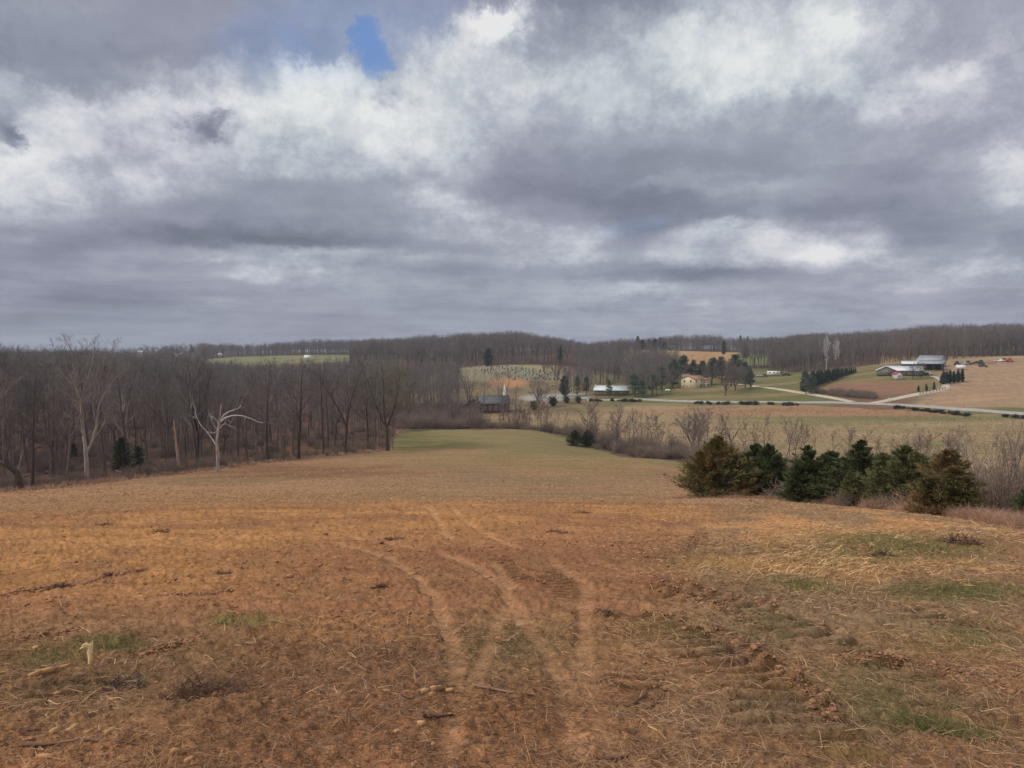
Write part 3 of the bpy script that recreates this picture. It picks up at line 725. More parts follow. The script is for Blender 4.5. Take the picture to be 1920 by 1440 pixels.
def bare_tree(seed, H=20., r0=.26, style='single', crown0=.35, limbs=13, spread=.34, dens=1.0, ang=48, up=.07, stems=3, twig_w=.03, wob=.06, lean=(0, 0)):
    """leafless tree -> (trunk Geo, crown Geo)"""
    rng = np.random.RandomState(seed); T = Geo(); C = Geo()
    if style == 'vase':
        Lt = H*crown0; p = grow_curves(rng, np.zeros((1, 3)), np.array([[lean[0], lean[1], 1.]]), np.array([Lt]), 5, .03, .05)
        rad = np.linspace(r0, r0*.78, 6)[None]; rad = rad.copy(); rad[0, 0] *= 1.35
        T.add(*_tq(tubes(p, rad, 8)))
        top = np.repeat(p[:, -1], stems, 0); a = np.arange(stems)*2*pi/stems + rng.rand(stems)*.9
        tilt = np.radians(rng.uniform(14, 34, stems)); d = np.stack([np.cos(a)*np.sin(tilt), np.sin(a)*np.sin(tilt), np.cos(tilt)], 1)
        Ls = H*(1-crown0)*rng.uniform(.85, 1.08, stems); ms = grow_curves(rng, top, d, Ls, 9, .075, .03)
        mr = taper(stems, np.full(stems, r0*.62), 10, .12); T2 = tubes(ms, mr, 6); T.add(*_tq(T2))
        mp, mrad, mL, per1 = ms, mr, Ls*.62, max(4, int(limbs*1.9/stems)); t0 = .12
    else:
        p = grow_curves(rng, np.zeros((1, 3)), np.array([[lean[0], lean[1], 1.]]), np.array([H*.96]), 12, wob, .10)
        rad = (r0*np.linspace(1, .08, 13)**.85)[None].copy(); rad[0, 0] *= 1.3
        T.add(*_tq(tubes(p, rad, 8)))
        mp, mrad, mL, per1, t0 = p, rad, np.array([H*spread*1.35]), limbs, crown0
    p1, d1, L1, r1, _ = children(rng, mp, mrad, mL, per1, t0, .97, ang, 11, 1.0, .25, .5)
    c1 = grow_curves(rng, p1, d1, L1, 6, .11, up); ra1 = taper(len(p1), np.maximum(r1, .035), 7, .2); C.add(*_tq(tubes(c1, ra1, 4)))
    n2 = max(3, int(5*dens)); p2, d2, L2, r2, _ = children(rng, c1, ra1, L1, n2, .12, .98, 38, 12, .55, .3, .6)
    # trunk tip shoots
    c2 = grow_curves(rng, p2, d2, L2, 4, .12, up); ra2 = taper(len(p2), np.maximum(r2, .018), 5, .35); C.add(*_tq(tubes(c2, ra2, 3)))
    n3 = max(3, int(5*dens)); p3, d3, L3, r3, _ = children(rng, c2, ra2, L2, n3, .1, 1., 38, 14, .6, .35, .6)
    c3 = grow_curves(rng, p3, d3, L3, 2, .14, up*1.2); V_, t, q = slivers(rng, c3, np.maximum(r3*1.7, twig_w)); C.add(V_, t, q)
    n4 = max(3, int(5*dens)); p4, d4, L4, r4, _ = children(rng, c3, taper(len(p3), r3, 3), L3, n4, .15, 1., 34, 14, .75, .4, .6)
    e = p4 + norm(d4 + np.array([0, 0, .15]))*np.maximum(L4, .35)[:, None]
    V_, t, q = slivers(rng, np.stack([p4, e], 1), np.full(len(p4), twig_w*.8)); C.add(V_, t, q)
    return T, C
def _tq(r): return r[0], None, r[1]

def thicket(seed, n=120, H=2.2, R=1.4, w=.03, br=3, curve=.15):
    """leafless shrub of many stems from a common foot"""
    rng = np.random.RandomState(seed); C = Geo()
    a = rng.rand(n)*2*pi; r = np.sqrt(rng.rand(n))*R*.35; p = np.stack([np.cos(a)*r, np.sin(a)*r, np.zeros(n)-.1], 1)
    tl = np.radians(np.abs(rng.normal(0, 30, n))); d = np.stack([np.cos(a)*np.sin(tl), np.sin(a)*np.sin(tl), np.cos(tl)], 1)
    L = H*rng.uniform(.5, 1.1, n); c = grow_curves(rng, p, d, L, 4, curve, .05)
    ra = taper(n, np.full(n, w*.55), 5, .3); C.add(*_tq(tubes(c, ra, 3)))
    p2, d2, L2, r2, _ = children(rng, c, ra, L, br, .25, 1., 36, 12, .55, .3, .8); c2 = grow_curves(rng, p2, d2, L2, 2, .15, .05)
    V_, t, q = slivers(rng, c2, np.full(len(p2), w*.7)); C.add(V_, t, q)
    p3, d3, L3, r3, _ = children(rng, c2, taper(len(p2), r2, 3), L2, 3, .2, 1., 36, 12, .6, .3, .8)
    V_, t, q = slivers(rng, np.stack([p3, p3+norm(d3)*L3[:, None]], 1), np.full(len(p3), w*.5)); C.add(V_, t, q)
    return C

def conifer(seed, H=4., R=1.6, nb=300, per=60, leaf=.14, lw=.035, low=.03, shape=.8, tilt=25, clump=.35, skew=0.0, flat=0.0, rag=.35, stem=.07, lift=.3, leads=None):
    """evergreen: trunk Geo, limbs into trunk Geo, leaf sprays Geo"""
    rng = np.random.RandomState(seed); T = Geo(); C = Geo()
    p = grow_curves(rng, np.zeros((1, 3)), np.array([[0, 0, 1.]]), np.array([H*.93]), 8, .03, .1); rad = (stem*H/4*np.linspace(1.2, .08, 9))[None]; T.add(*_tq(tubes(p, rad, 6)))
    u = rng.rand(nb)**.85; t = low + (.985-low)*u
    az = rng.rand(nb)*2*pi
    lob = 1 + rag*.6*np.sin(az*2+seed)+rag*.45*np.sin(az*3+2.1*seed+t*7)
    prof = R*(1-t)**shape*(0.25+0.75*smooth(0, .16, t+.06))*lob*rng.uniform(.72, 1.08, nb) + .05*R
    f = t*8; k = np.clip(f.astype(int), 0, 7); w = (f-k)[:, None]; p0 = p[0, k]*(1-w)+p[0, k+1]*w
    if leads:
        li = rng.randint(0, len(leads)+1, nb)-1; LD = np.array(leads); m_ = li >= 0; q_ = LD[np.maximum(li, 0)]
        p0 = np.where(m_[:, None], p0*np.array([1, 1, 0])+np.stack([q_[:, 0], q_[:, 1], t*H*q_[:, 2]], 1), p0); prof = np.where(m_, prof*q_[:, 3], prof)
    tl = np.radians(tilt + rng.normal(0, 8, nb) + 30*u*(1-flat)); d = np.stack([np.cos(az)*np.cos(tl)+skew, np.sin(az)*np.cos(tl), np.sin(tl)], 1)
    c = grow_curves(rng, p0, d, prof, 4, .08, lift*.1); ra = taper(nb, np.full(nb, stem*.22*H/4), 5, .3); T.add(*_tq(tubes(c, ra, 3)))
    # sprays: small twigs off each limb, each clothed in blades
    M_ = nb*per; par = np.repeat(np.arange(nb), per); tt = 1-rng.rand(M_)**1.25*.78
    f = tt*4; k = np.clip(f.astype(int), 0, 3); w = (f-k)[:, None]; q0 = c[par, k]*(1-w)+c[par, k+1]*w; tg = norm(c[par, k+1]-c[par, k])
    off = rng.normal(size=(M_, 3)); off[:, 2] *= (1-.55*flat); tw = np.maximum(.05, clump*(1.15-tt)*.9+.05)*(prof[par]/R*.9+.10)*R*.45
    q0 = q0 + norm(off)*(rng.rand(M_)**.6*tw)[:, None]
    dd = norm(tg*1.1 + off*.55 + np.array([0, 0, .18*(1-flat)])); ln = leaf*rng.uniform(.6, 1.3, M_)
    V_, tr, qd = slivers(rng, np.stack([q0-dd*ln[:, None]*.4, q0+dd*ln[:, None]*.6], 1), lw*rng.uniform(.6, 1.3, M_)*2)
    C.add(V_, tr, qd)
    return T, C
def pine(seed, H=13., R=3.6, low=.35, n=60, per=46, leaf=.5, lw=.14):
    """open pine: bare stem, rounded uneven clumps of needles"""
    rng = np.random.RandomState(seed); T = Geo(); C = Geo()
    p = grow_curves(rng, np.zeros((1, 3)), np.array([[0, 0, 1.]]), np.array([H*.93]), 8, .03, .1); T.add(*_tq(tubes(p, (H*.016*np.linspace(1.2, .15, 9))[None], 6)))
    t = low+(1-low)*rng.rand(n); az = rng.rand(n)*2*pi; tn = (t-low)/(1-low)
    pr = R*np.sqrt(np.clip(1-(tn*1.25-.25)**2*1.0, .06, 1))*np.where(tn < .15, .75, 1)*rng.uniform(.5, 1.05, n); pr *= (1-.55*tn**2)
    f = t*8; k = np.clip(f.astype(int), 0, 7); w = (f-k)[:, None]; p0 = p[0, k]*(1-w)+p[0, k+1]*w
    tl = np.radians(18+rng.normal(0, 10, n)+25*tn); d = np.stack([np.cos(az)*np.cos(tl), np.sin(az)*np.cos(tl), np.sin(tl)], 1)
    c = grow_curves(rng, p0, d, pr, 3, .1, .04); T.add(*_tq(tubes(c, taper(n, np.full(n, H*.004), 4, .3), 3)))
    par = np.repeat(np.arange(n), per); M_ = n*per; tt = 1-rng.rand(M_)*.55
    q0 = c[par, 0]*(1-tt[:, None])+c[par, 3]*tt[:, None]; off = norm(rng.normal(size=(M_, 3))); off[:, 2] *= .6
    q0 = q0 + off*(rng.rand(M_)**.5*R*.24)[:, None]; dd = norm(off+rng.normal(0, .5, (M_, 3))+np.array([0, 0, .3])); ln = leaf*rng.uniform(.6, 1.2, M_)
    V_, tr, qd = slivers(rng, np.stack([q0, q0+dd*ln[:, None]], 1), np.full(M_, lw)*1.6); C.add(V_, tr, qd)
    return T, C

# bark and foliage
BARK = mat_noise('grey_brown_bark', sc(70,60,56), sc(118,104,96), scale=3, rnd=.5, stretch=(3, 3, .6), bump=.5)
TWIG = mat_noise('bare_twigs', sc(98,90,87), sc(130,120,117), scale=.25, rnd=.22, island=.25)
TWIG_R = mat_noise('reddish_twigs', sc(102,87,81), sc(130,113,105), scale=.4, rnd=.2, island=.25)
TWIG_O = mat_noise('olive_budding_twigs', sc(104,98,82), sc(134,126,106), scale=.4, rnd=.1, island=.25)
PALEB = mat_noise('pale_sycamore_bark', sc(122,112,104), sc(158,148,138), scale=1.2, stretch=(3, 3, .5), bump=.4, rnd=.08)
BARK_D = mat_noise('dark_wet_bark', sc(56,46,42), sc(84,72,66), scale=3, rnd=.25, stretch=(3, 3, .6), bump=.5)
TWIG_D = mat_noise('dark_bare_twigs', sc(80,70,66), sc(108,96,90), scale=.3, rnd=.2, island=.25)
F_HEDGE = mat_noise('hedge_leaves', sc(72,76,60), sc(102,102,82), scale=.5, rnd=.25, island=.35, rough=.8)
DEADW = mat_noise('weathered_white_wood', sc(206,200,194), sc(160,152,146), scale=1.6, stretch=(4, 4, .5), bump=.4)
SNAGW = mat_noise('bleached_snag_wood', sc(150,122,102), sc(180,152,130), scale=1.6, stretch=(4, 4, .5), bump=.4)
DEADB = mat_noise('dead_wood_with_bark', sc(120,100,88), sc(176,164,156), scale=1.1, stretch=(3, 3, .7), bump=.4)
F_DARK = mat_noise('dark_cedar_foliage', sc(62,70,46), sc(92,96,62), scale=1.6, rnd=.12, island=.35, rough=.75)
F_BRONZE = mat_noise('bronzed_cedar_foliage', sc(88,90,54), sc(122,112,68), scale=.9, rnd=.08, island=.45, rough=.75, c3=sc(136,112,68), scale3=.7)
F_OLIVE = mat_noise('olive_cedar_foliage', sc(80,84,52), sc(110,106,68), scale=1.2, rnd=.08, island=.35, rough=.75)
F_RUST = mat_noise('rusty_cedar_foliage', sc(82,84,54), sc(112,102,66), scale=.9, rnd=.08, island=.45, rough=.75, c3=sc(128,100,68), scale3=.6)
F_PINE = mat_noise('pine_needles', sc(78,88,74), sc(106,114,94), scale=.4, rnd=.15, island=.3, rough=.7)
F_FAR = mat_noise('distant_evergreen_foliage', sc(64,74,64), sc(92,102,86), scale=.5, rnd=.15, island=.3, rough=.7)
DRYW = mat_noise('dry_weed_stalks', sc(146,116,98), sc(186,150,126), scale=.5, rnd=.1, island=.35)
BRUSH = mat_noise('bare_brush', sc(112,97,87), sc(146,128,114), scale=.3, rnd=.15, island=.3)
BLOSS = mat_noise('white_blossom_twigs', sc(176,170,168), sc(210,204,200), scale=1, island=.2)

# shared meshes
TREES = []
def bank(kind, TC, bark, twig):
    T, C = TC; TREES.append((kind, T.mesh(kind+'_trunk', [bark], True), C.mesh(kind+'_crown', [twig])))
    return len(TREES)-1
for s in range(5): bank('tall', bare_tree(10+s, H=21+s*.6, r0=.29, limbs=13, crown0=.34, spread=.24+.03*(s % 3), wob=.05, up=.10), BARK, TWIG)
for s in range(3): bank('vase', bare_tree(30+s, H=20, r0=.30, style='vase', crown0=.28, limbs=16, stems=3+s % 2, ang=40, up=.07), BARK, TWIG)
for s in range(3): bank('slim', bare_tree(50+s, H=18, r0=.13, limbs=11, crown0=.45, spread=.17, up=.10, wob=.045), BARK, TWIG_R)
for s in range(2): bank('round', bare_tree(70+s, H=9, r0=.24, style='vase', crown0=.16, limbs=22, stems=5, ang=44, up=.05, twig_w=.04), BARK, TWIG)
for s in range(3): bank('sapling', bare_tree(80+s, H=7, r0=.065, limbs=10, crown0=.25, spread=.26, up=.09, dens=.8, twig_w=.022), BARK, TWIG_R)
TALL, VASE, SLIM, ROUND, SAP = [0,1,2,3,4], [5,6,7], [8,9,10], [11,12], [13,14,15]
KINDNAME = {'tall': 'bare_tree', 'vase': 'bare_tree', 'slim': 'bare_tree', 'round': 'bare_tree', 'sapling': 'sapling'}
def place_tree(ti, x, y, s=1.0, rz=None, label='', group=None, name=None, cat='tree', sz=None, dz=-.25, tilt=(0, 0), mats=None):
    kind, tm, cm = TREES[ti]
    o = thing(name or KINDNAME[kind], label, cat, (x, y, g1(x, y)+dz), rz if rz is not None else random.random()*6.28, group)
    o.rotation_euler = (tilt[0], tilt[1], o.rotation_euler[2]); o.scale = (s, s, sz or s)
    a = link_mesh('trunk', tm, o); b_ = link_mesh('crown', cm, o)
    if mats:
        for ob, m in ((a, mats[0]), (b_, mats[1])):
            ob.material_slots[0].link = 'OBJECT'; ob.material_slots[0].material = m
    return o
def scatter_stuff(name, pts, kinds, scales, rots, sources, label=None, cat=None, dz=-.3):
    """one object of kind stuff: many far plants as instances on points; sources = list of lists of real objects"""
    pts = np.array(pts); me = bpy.data.meshes.new(name); me.vertices.add(len(pts))
    z = G(pts[:, 0], pts[:, 1])+dz; me.vertices.foreach_set('co', np.column_stack([pts, z]).astype(np.float32).ravel())
    for an, ty, v in (('tkind', 'INT', kinds), ('tscale', 'FLOAT', scales), ('trot', 'FLOAT', rots)):
        at = me.attributes.new(an, ty, 'POINT'); at.data.foreach_set('value', np.asarray(v, np.int32 if ty == 'INT' else np.float32))
    o = link_mesh(name, me); put_props(o, label, cat, None, 'stuff')
    ng = bpy.data.node_groups.new(name+'_plants', 'GeometryNodeTree'); ng.interface.new_socket('Geometry', in_out='INPUT', socket_type='NodeSocketGeometry'); ng.interface.new_socket('Geometry', in_out='OUTPUT', socket_type='NodeSocketGeometry')
    N = ng.nodes; Lk = ng.links.new; gi = N.new('NodeGroupInput'); go = N.new('NodeGroupOutput'); jn = N.new('GeometryNodeJoinGeometry')
    def attr(nm, ty):
        n = N.new('GeometryNodeInputNamedAttribute'); n.data_type = ty; n.inputs[0].default_value = nm; return n.outputs[0]
    kd, scl, rot = attr('tkind', 'INT'), attr('tscale', 'FLOAT'), attr('trot', 'FLOAT')
    cx = N.new('ShaderNodeCombineXYZ'); Lk(rot, cx.inputs[2])
    m2p = N.new('GeometryNodeMeshToPoints'); Lk(gi.outputs[0], m2p.inputs[0])
    for k, src in enumerate(sources):
        cmp_ = N.new('FunctionNodeCompare'); cmp_.data_type = 'INT'; cmp_.operation = 'EQUAL'
        ia = [i for i in cmp_.inputs if i.type == 'INT']; Lk(kd, ia[0]); ia[1].default_value = k
        j2 = N.new('GeometryNodeJoinGeometry')
        for s_ in src:
            oi = N.new('GeometryNodeObjectInfo'); oi.inputs[0].default_value = s_; oi.transform_space = 'ORIGINAL'; Lk(oi.outputs['Geometry'], j2.inputs[0])
        iop = N.new('GeometryNodeInstanceOnPoints'); Lk(m2p.outputs[0], iop.inputs['Points']); Lk(cmp_.outputs[0], iop.inputs['Selection']); Lk(j2.outputs[0], iop.inputs['Instance'])
        Lk(cx.outputs[0], iop.inputs['Rotation']); Lk(scl, iop.inputs['Scale']); Lk(iop.outputs[0], jn.inputs[0])
    Lk(jn.outputs[0], go.inputs[0])
    md = o.modifiers.new('plants', 'NODES'); md.node_group = ng
    return o
# ------------------------------------------------------------------ woods
random.seed(4); RW = np.random.RandomState(11)
def P_(px, R): return polar(px, R)
def base(px, py, r0=60, r1=1200): return hit(px, py, r0, r1)
def scale_to(x, y, top_py, H):
    """scale so that a plant of height H reaches photo row top_py"""
    t = tan(atan((top_py-720)/F)+PITCH); return max(.2, (EYE - y*t - g1(x, y)) / H)
# -- single trees along the edge of the left wood
def edge_tree(ti, px, py, top, label, H, name=None, group='trees along the edge of the left wood', **k):
    x, y = base(px, py, 90, 330); s = scale_to(x, y, top, H)
    k.setdefault('mats', (BARK_D, TWIG_D)); return place_tree(ti, x, y, s, label=label, group=group, name=name, **k)
edge_tree(2, 100, 893, 700, 'dark trunk with a broken top, left of the tall pale forked tree', 22.2)
edge_tree(0, 60, 917, 690, 'upright grey trunk just right of the crooked leaning tree at the far left edge', 21)
edge_tree(6, 372, 868, 662, 'dark tree with a thick fork high above the wood, left of the dead white tree', 20)
edge_tree(8, 466, 868, 735, 'thin dark tree standing alone right of the dead white tree', 18)
edge_tree(3, 502, 864, 668, 'tall straight dark tree, second one right of the dead white tree', 22.8)
edge_tree(1, 561, 861, 680, 'stout dark tree with low spreading limbs near the middle of the wood edge', 21.6)
edge_tree(4, 606, 854, 676, 'leaning dark trunk at the end of the dark soil strip', 23.4)
edge_tree(7, 647, 850, 668, 'many-limbed dark tree with low side branches, left of the large vase-shaped tree', 20)
edge_tree(2, 690, 842, 690, 'slim dark tree tucked behind the left limbs of the vase-shaped tree', 22.2)
edge_tree(9, 737, 843, 760, 'short dark trunk touching the right side of the vase-shaped tree', 18)
# large vase-shaped tree
T, C = bare_tree(404, H=24, r0=.42, style='vase', crown0=.27, limbs=34, stems=4, ang=36, up=.05, dens=1.3, twig_w=.035)
x, y = base(727, 845, 120, 300); s = scale_to(x, y, 664, 26)
o = thing('elm_tree', 'large vase-shaped bare tree with olive-tinted crown at the corner where wood meets green pasture', 'tree', (x, y, g1(x, y)-.2), 1.1, 'trees along the edge of the left wood')
o.scale = (s*1.12, s*1.12, s); link_mesh('trunk', T.mesh('elm_trunk', [BARK_D], True), o); link_mesh('crown', C.mesh('elm_crown', [TWIG_O]), o)
# tall pale forked tree
def poly_tree(branches, x, y, unit, rng, extra=0, sides=7):
    """limbs drawn as (list of (dx, dz, depth)), start and end radius), in metres x unit"""
    G_ = []
    for pts, ra, rb in branches:
        q = cr_poly(np.array(pts, float), 5); n = len(q); q = np.array([[a, c, b] for a, b, c in q])*unit
        q += np.random.RandomState(3).normal(0, .02, q.shape); G_.append((q[None], np.linspace(ra, rb, n)[None]))
    return G_
x, y = base(163, 905, 90, 300); R_ = y; u_ = R_/F     # metres per photo pixel there
PB = [ ([(0,0,0),(0,40,0),(-1,75,0),(-4,110,2),(-6,150,2),(-14,185,0),(-22,210,-2)], 0.341, 0.070),
       ([(0,58,0),(9,80,-3),(18,110,-5),(24,150,-8),(38,180,-6),(56,205,-4)], 0.223, 0.049),
       ([(-6,150,2),(-22,165,8),(-34,190,12),(-42,215,14)], 0.074, 0.028), ([(-5,120,2),(-3,160,-8),(2,200,-10),(6,240,-12)], 0.112, 0.028),
       ([(18,110,-5),(14,150,6),(20,190,10),(26,230,10)], 0.099, 0.028), ([(-2,90,0),(-12,112,-6),(-20,128,-8),(-29,131,-9)], 0.068, 0.028),
       ([(10,80,0),(22,98,6),(32,120,10),(40,150,12)], 0.074, 0.021), ([(2,60,0),(6,72,5),(8,96,6)], 0.099, 0.049),
       ([(-14,185,0),(-10,230,4),(-22,262,4),(-30,275,4)], 0.074, 0.021), ([(6,200,-12),(16,240,-8),(20,272,-4)], 0.062, 0.014), ([(38,180,-6),(42,220,-2),(60,250,2)], 0.056, 0.014),
       ([(-22,210,-2),(-34,240,-6),(-48,262,-6)], 0.050, 0.014), ([(26,200,6),(40,240,4),(56,268,0)], 0.056, 0.014)]
T = Geo(); C = Geo(); rng = np.random.RandomState(5)
for i, (q, r) in enumerate(poly_tree(PB, x, y, u_, rng)):
    (T if i < 2 else C).add(*_tq(tubes(q, r, 8 if i < 2 else 5)))
    L_ = np.array([np.linalg.norm(np.diff(q[0], axis=0), axis=1).sum()*.45])
    a, d, l, rr, _ = children(rng, q, r, L_, 8 if i > 1 else 10, .45 if i < 2 else .2, 1., 35, 12, .9, .3, .6); c = grow_curves(rng, a, d, l, 4, .11, .09); ra = taper(len(a), np.clip(rr, .03, .07), 5, .3); C.add(*_tq(tubes(c, ra, 3)))
    a, d, l, rr, _ = children(rng, c, ra, l, 5, .15, 1., 36, 12, .7, .3, .6); c = grow_curves(rng, a, d, l, 2, .12, .08); V_, t, q_ = slivers(rng, c, np.full(len(a), .04)); C.add(V_, t, q_)
    a, d, l, rr, _ = children(rng, c, taper(len(a), rr, 3), l, 6, .1, 1., 34, 12, .7, .3, .6); V_, t, q_ = slivers(rng, np.stack([a, a+norm(d)*np.maximum(l, .4)[:, None]], 1), np.full(len(a), .028)); C.add(V_, t, q_)
o = thing('bare_tree', 'tallest tree at the field edge, pale grey trunk forking low into two long upright limbs', 'tree', (x, y, g1(x, y)-.3), atan2(-x, y)*1.0, 'trees along the edge of the left wood')
link_mesh('trunk', T.mesh('pale_trunk', [PALEB], True), o); link_mesh('crown', C.mesh('pale_crown', [mat_noise('pale_tree_twigs', sc(112,104,98), sc(144,134,126), scale=1, island=.2)]), o)
# dead white tree
x, y = base(408, 884, 90, 300); R_ = y; u_ = R_/F
o = thing('dead_tree', 'dead white leafless tree with broken top and one long drooping limb reaching right', 'tree', (x, y, g1(x, y)-.3), atan2(-x, y), 'trees along the edge of the left wood')
TB = [([(0,0,0),(1,30,0),(0,55,0),(2,80,0),(5,100,0),(7,113,0),(9,132,0)], 0.340, 0.056)]
LB = [([(7,100,0),(13,110,2),(26,117,4),(38,121,5),(44,126,5)], 0.136, 0.040), ([(7,97,0),(18,106,-3),(38,109,-6),(56,104,-8),(72,96,-10),(82,92,-10)], 0.150, 0.040),
      ([(5,85,0),(14,93,3),(22,89,4),(33,86,4)], 0.095, 0.032), ([(14,93,3),(16,100,3),(13,106,3)], 0.048, 0.024), ([(3,80,0),(-6,77,-2),(-16,80,-3)], 0.075, 0.032), ([(4,88,0),(0,100,3),(-9,108,5)], 0.061, 0.024),
      ([(-2,54,0),(-9,66,4),(-18,80,6),(-28,92,7),(-36,112,7),(-38,128,7)], 0.109, 0.040), ([(2,80,0),(-4,90,-4),(-10,106,-5),(-14,118,-5)], 0.061, 0.024), ([(22,89,4),(25,95,4),(22,98,4)], 0.034, 0.016)]
T = Geo(); [T.add(*_tq(tubes(q, r, 9))) for q, r in poly_tree(TB, x, y, u_, rng)]
link_mesh('trunk', T.mesh('dead_trunk', [DEADB], True), o)
for q, r in poly_tree(LB, x, y, u_, rng):
    T = Geo(); T.add(*_tq(tubes(q, r, 6)))
    a, d, l, rr, _ = children(rng, q, r, np.array([2.6]), 4, .5, 1., 40, 15, .9, .4, .6); c = grow_curves(rng, a, d, l, 3, .15, .03); T.add(*_tq(tubes(c, taper(len(a), np.full(len(a), .03), 4, .3), 3)))
    link_mesh('limb', T.mesh('limb', [DEADW], True), o)
# pale snag, crooked tree at far left, broken snags
def snag(px, py, pts, label, mat, name='snag', rs=(.26, .08), extra=()):
    x, y = base(px, py, 90, 300); u_ = y/F
    o = thing(name, label, 'dead tree' if name == 'snag' else 'tree', (x, y, g1(x, y)-.3), atan2(-x, y), 'trees along the edge of the left wood')
    T = Geo(); [T.add(*_tq(tubes(q, r, 7))) for q, r in poly_tree([(pts, *rs)], x, y, u_, rng)]; link_mesh('trunk', T.mesh('snag_trunk', [mat], True), o)
    for e in extra:
        T = Geo()
        for q, r in poly_tree([e], x, y, u_, rng):
            T.add(*_tq(tubes(q, r, 5))); a, d, l, rr, _ = children(rng, q, r, np.array([3.0]), 7, .3, 1., 40, 15, .9, .4, .6); c = grow_curves(rng, a, d, l, 3, .15, .08); T.add(*_tq(tubes(c, taper(len(a), np.full(len(a), .03), 4, .3), 3)))
            a, d, l, rr, _ = children(rng, c, taper(len(a), rr, 4), l, 4, .2, 1., 40, 15, .7, .4, .6); V_, t, q_ = slivers(rng, np.stack([a, a+norm(d)*np.maximum(l, .3)[:, None]], 1), np.full(len(a), .03)); T.add(V_, t, q_)
        link_mesh('limb', T.mesh('snag_limb', [mat]), o)
    return o
snag(338, 884, [(0,0,0),(-4,30,0),(-6,60,0),(-8,85,0),(-9,100,0)], 'pale barkless snag leaning slightly left, between the dark cedar and the dead white tree', SNAGW)
snag(372, 872, [(0,0,0),(-2,18,0),(-3,38,0)], 'short broken stub right behind the pale snag', SNAGW, rs=(.2, .12))
snag(37, 920, [(0,0,0),(-1,20,0),(-3,38,0),(-14,50,0),(-24,58,0)], 'crooked stout tree bending left with a knotted trunk, beside the far left field corner', BARK, 'crooked_tree', rs=(.55, .2),
     extra=[([(-3,38,0),(2,56,2),(6,80,3),(2,110,5)], .2, .05), ([(-14,50,0),(-18,72,-2),(-14,96,-4),(-20,120,-4)], .16, .04), ([(-24,58,0),(-34,74,3),(-40,96,3)], .14, .04)])
snag(98, 895, [(0,0,0),(0,20,0),(1,44,0),(-1,62,0)], 'stout broken-topped trunk with a pale torn tip, left of the tall pale forked tree', BARK, rs=(.42, .25), extra=[([(-1,62,0),(-6,68,0),(-10,74,0)], .12, .03)])
# dark evergreens within the wood's edge
CED = {}
def ced_mesh(key, TC, bark, fol): CED[key] = (TC[0].mesh(key+'_trunk', [bark], True), TC[1].mesh(key+'_foliage', [fol]))
def place_ced(key, x, y, s, label, group=None, name='cedar_tree', cat='tree', rz=0.0, sxy=None, dz=-.1):
    o = thing(name, label, cat, (x, y, g1(x, y)+dz), rz, group); o.scale = (sxy or s, sxy or s, s)
    link_mesh('trunk', CED[key][0], o); link_mesh('foliage', CED[key][1], o); return o
ced_mesh('wood_cedar', conifer(3, H=10, R=2.7, nb=170, per=46, leaf=.5, lw=.10, low=.14, shape=.6, rag=.5, flat=.5, clump=.5, stem=.13, tilt=5), BARK, F_DARK)
ced_mesh('wood_cedar_open', conifer(9, H=8, R=2.4, nb=90, per=36, leaf=.5, lw=.09, low=.3, shape=.5, rag=.7, flat=.6, clump=.5, stem=.1, tilt=0), BARK, F_DARK)
for px, py, top, key, H, lab in ((231,895,812,'wood_cedar',10,'dark cedar at the wood edge right of the tall pale forked tree'), (262,886,832,'wood_cedar_open',8,'smaller open cedar just right of the dark cedar at the wood edge'),
                                 (140,868,828,'wood_cedar_open',8,'dim dark cedar inside the wood behind the tall pale forked tree')):
    x, y = base(px, py, 90, 330); s = scale_to(x, y, top, H); place_ced(key, x, y, s, lab, 'cedars in the left wood', sxy=s*1.15)

# -- the left wood: nearest trees single, the rest one mass
def in_left_wood(px, R): return R > float(edge_R(np.array([px]))[0]) + 5 and px < 742
cand = []
for k in range(60000):
    px = RW.uniform(-260, 748); R = sqrt(RW.uniform(105**2, 620**2))
    if not in_left_wood(px, R): continue
    if R > 440 and 380 < px < 742 and R > 700: continue
    cand.append((px, R))
    if len(cand) > 4200: break
grid = {}; kept = []
for px, R in cand:                                   # keep stems apart
    x, y = polar(px, R); c_ = (int(x//4.6), int(y//4.6))
    if c_ in grid: continue
    grid[c_] = 1; kept.append((px, R, x, y))
kept.sort(key=lambda t: t[1])
kept = [k_ for k_ in kept if k_[1] < 620]
near_w = [k_ for k_ in kept if -30 < k_[0]][:215]; nearset = set(id(k_) for k_ in near_w); rest_w = [k_ for k_ in kept if id(k_) not in nearset]
def canopy(px): return np.interp(px, [-60, 0, 100, 230, 300, 400, 500, 600, 742], [648, 652, 656, 664, 672, 682, 690, 692, 684])
srcs = {}
pool = TALL+TALL+VASE+SLIM+SLIM
for i, (px, R, x, y) in enumerate(near_w):
    ti = pool[RW.randint(len(pool))]
    s = RW.choice([.62,.75,.85,.92,.98,1.04])*(1 if px < 330 else np.interp(R, [160, 230], [1, .9]))*(.97 if ti not in SLIM else 1.05); s *= .72 if RW.rand() < .22 else 1
    s = min(s, scale_to(x, y, canopy(px)+RW.normal(0, 8), [21,21.6,22.2,22.8,23.4,20,20,20,18,18,18][ti]))
    if RW.rand() < .10: continue
    o = place_tree(ti, x, y, s, label='bare grey-brown tree standing among the crowded trees of the left-hand wood', group='bare trees inside the left wood', tilt=(RW.normal(0, .03), RW.normal(0, .03)))
    if ti not in srcs and s > .8: srcs[ti] = [c for c in o.children]
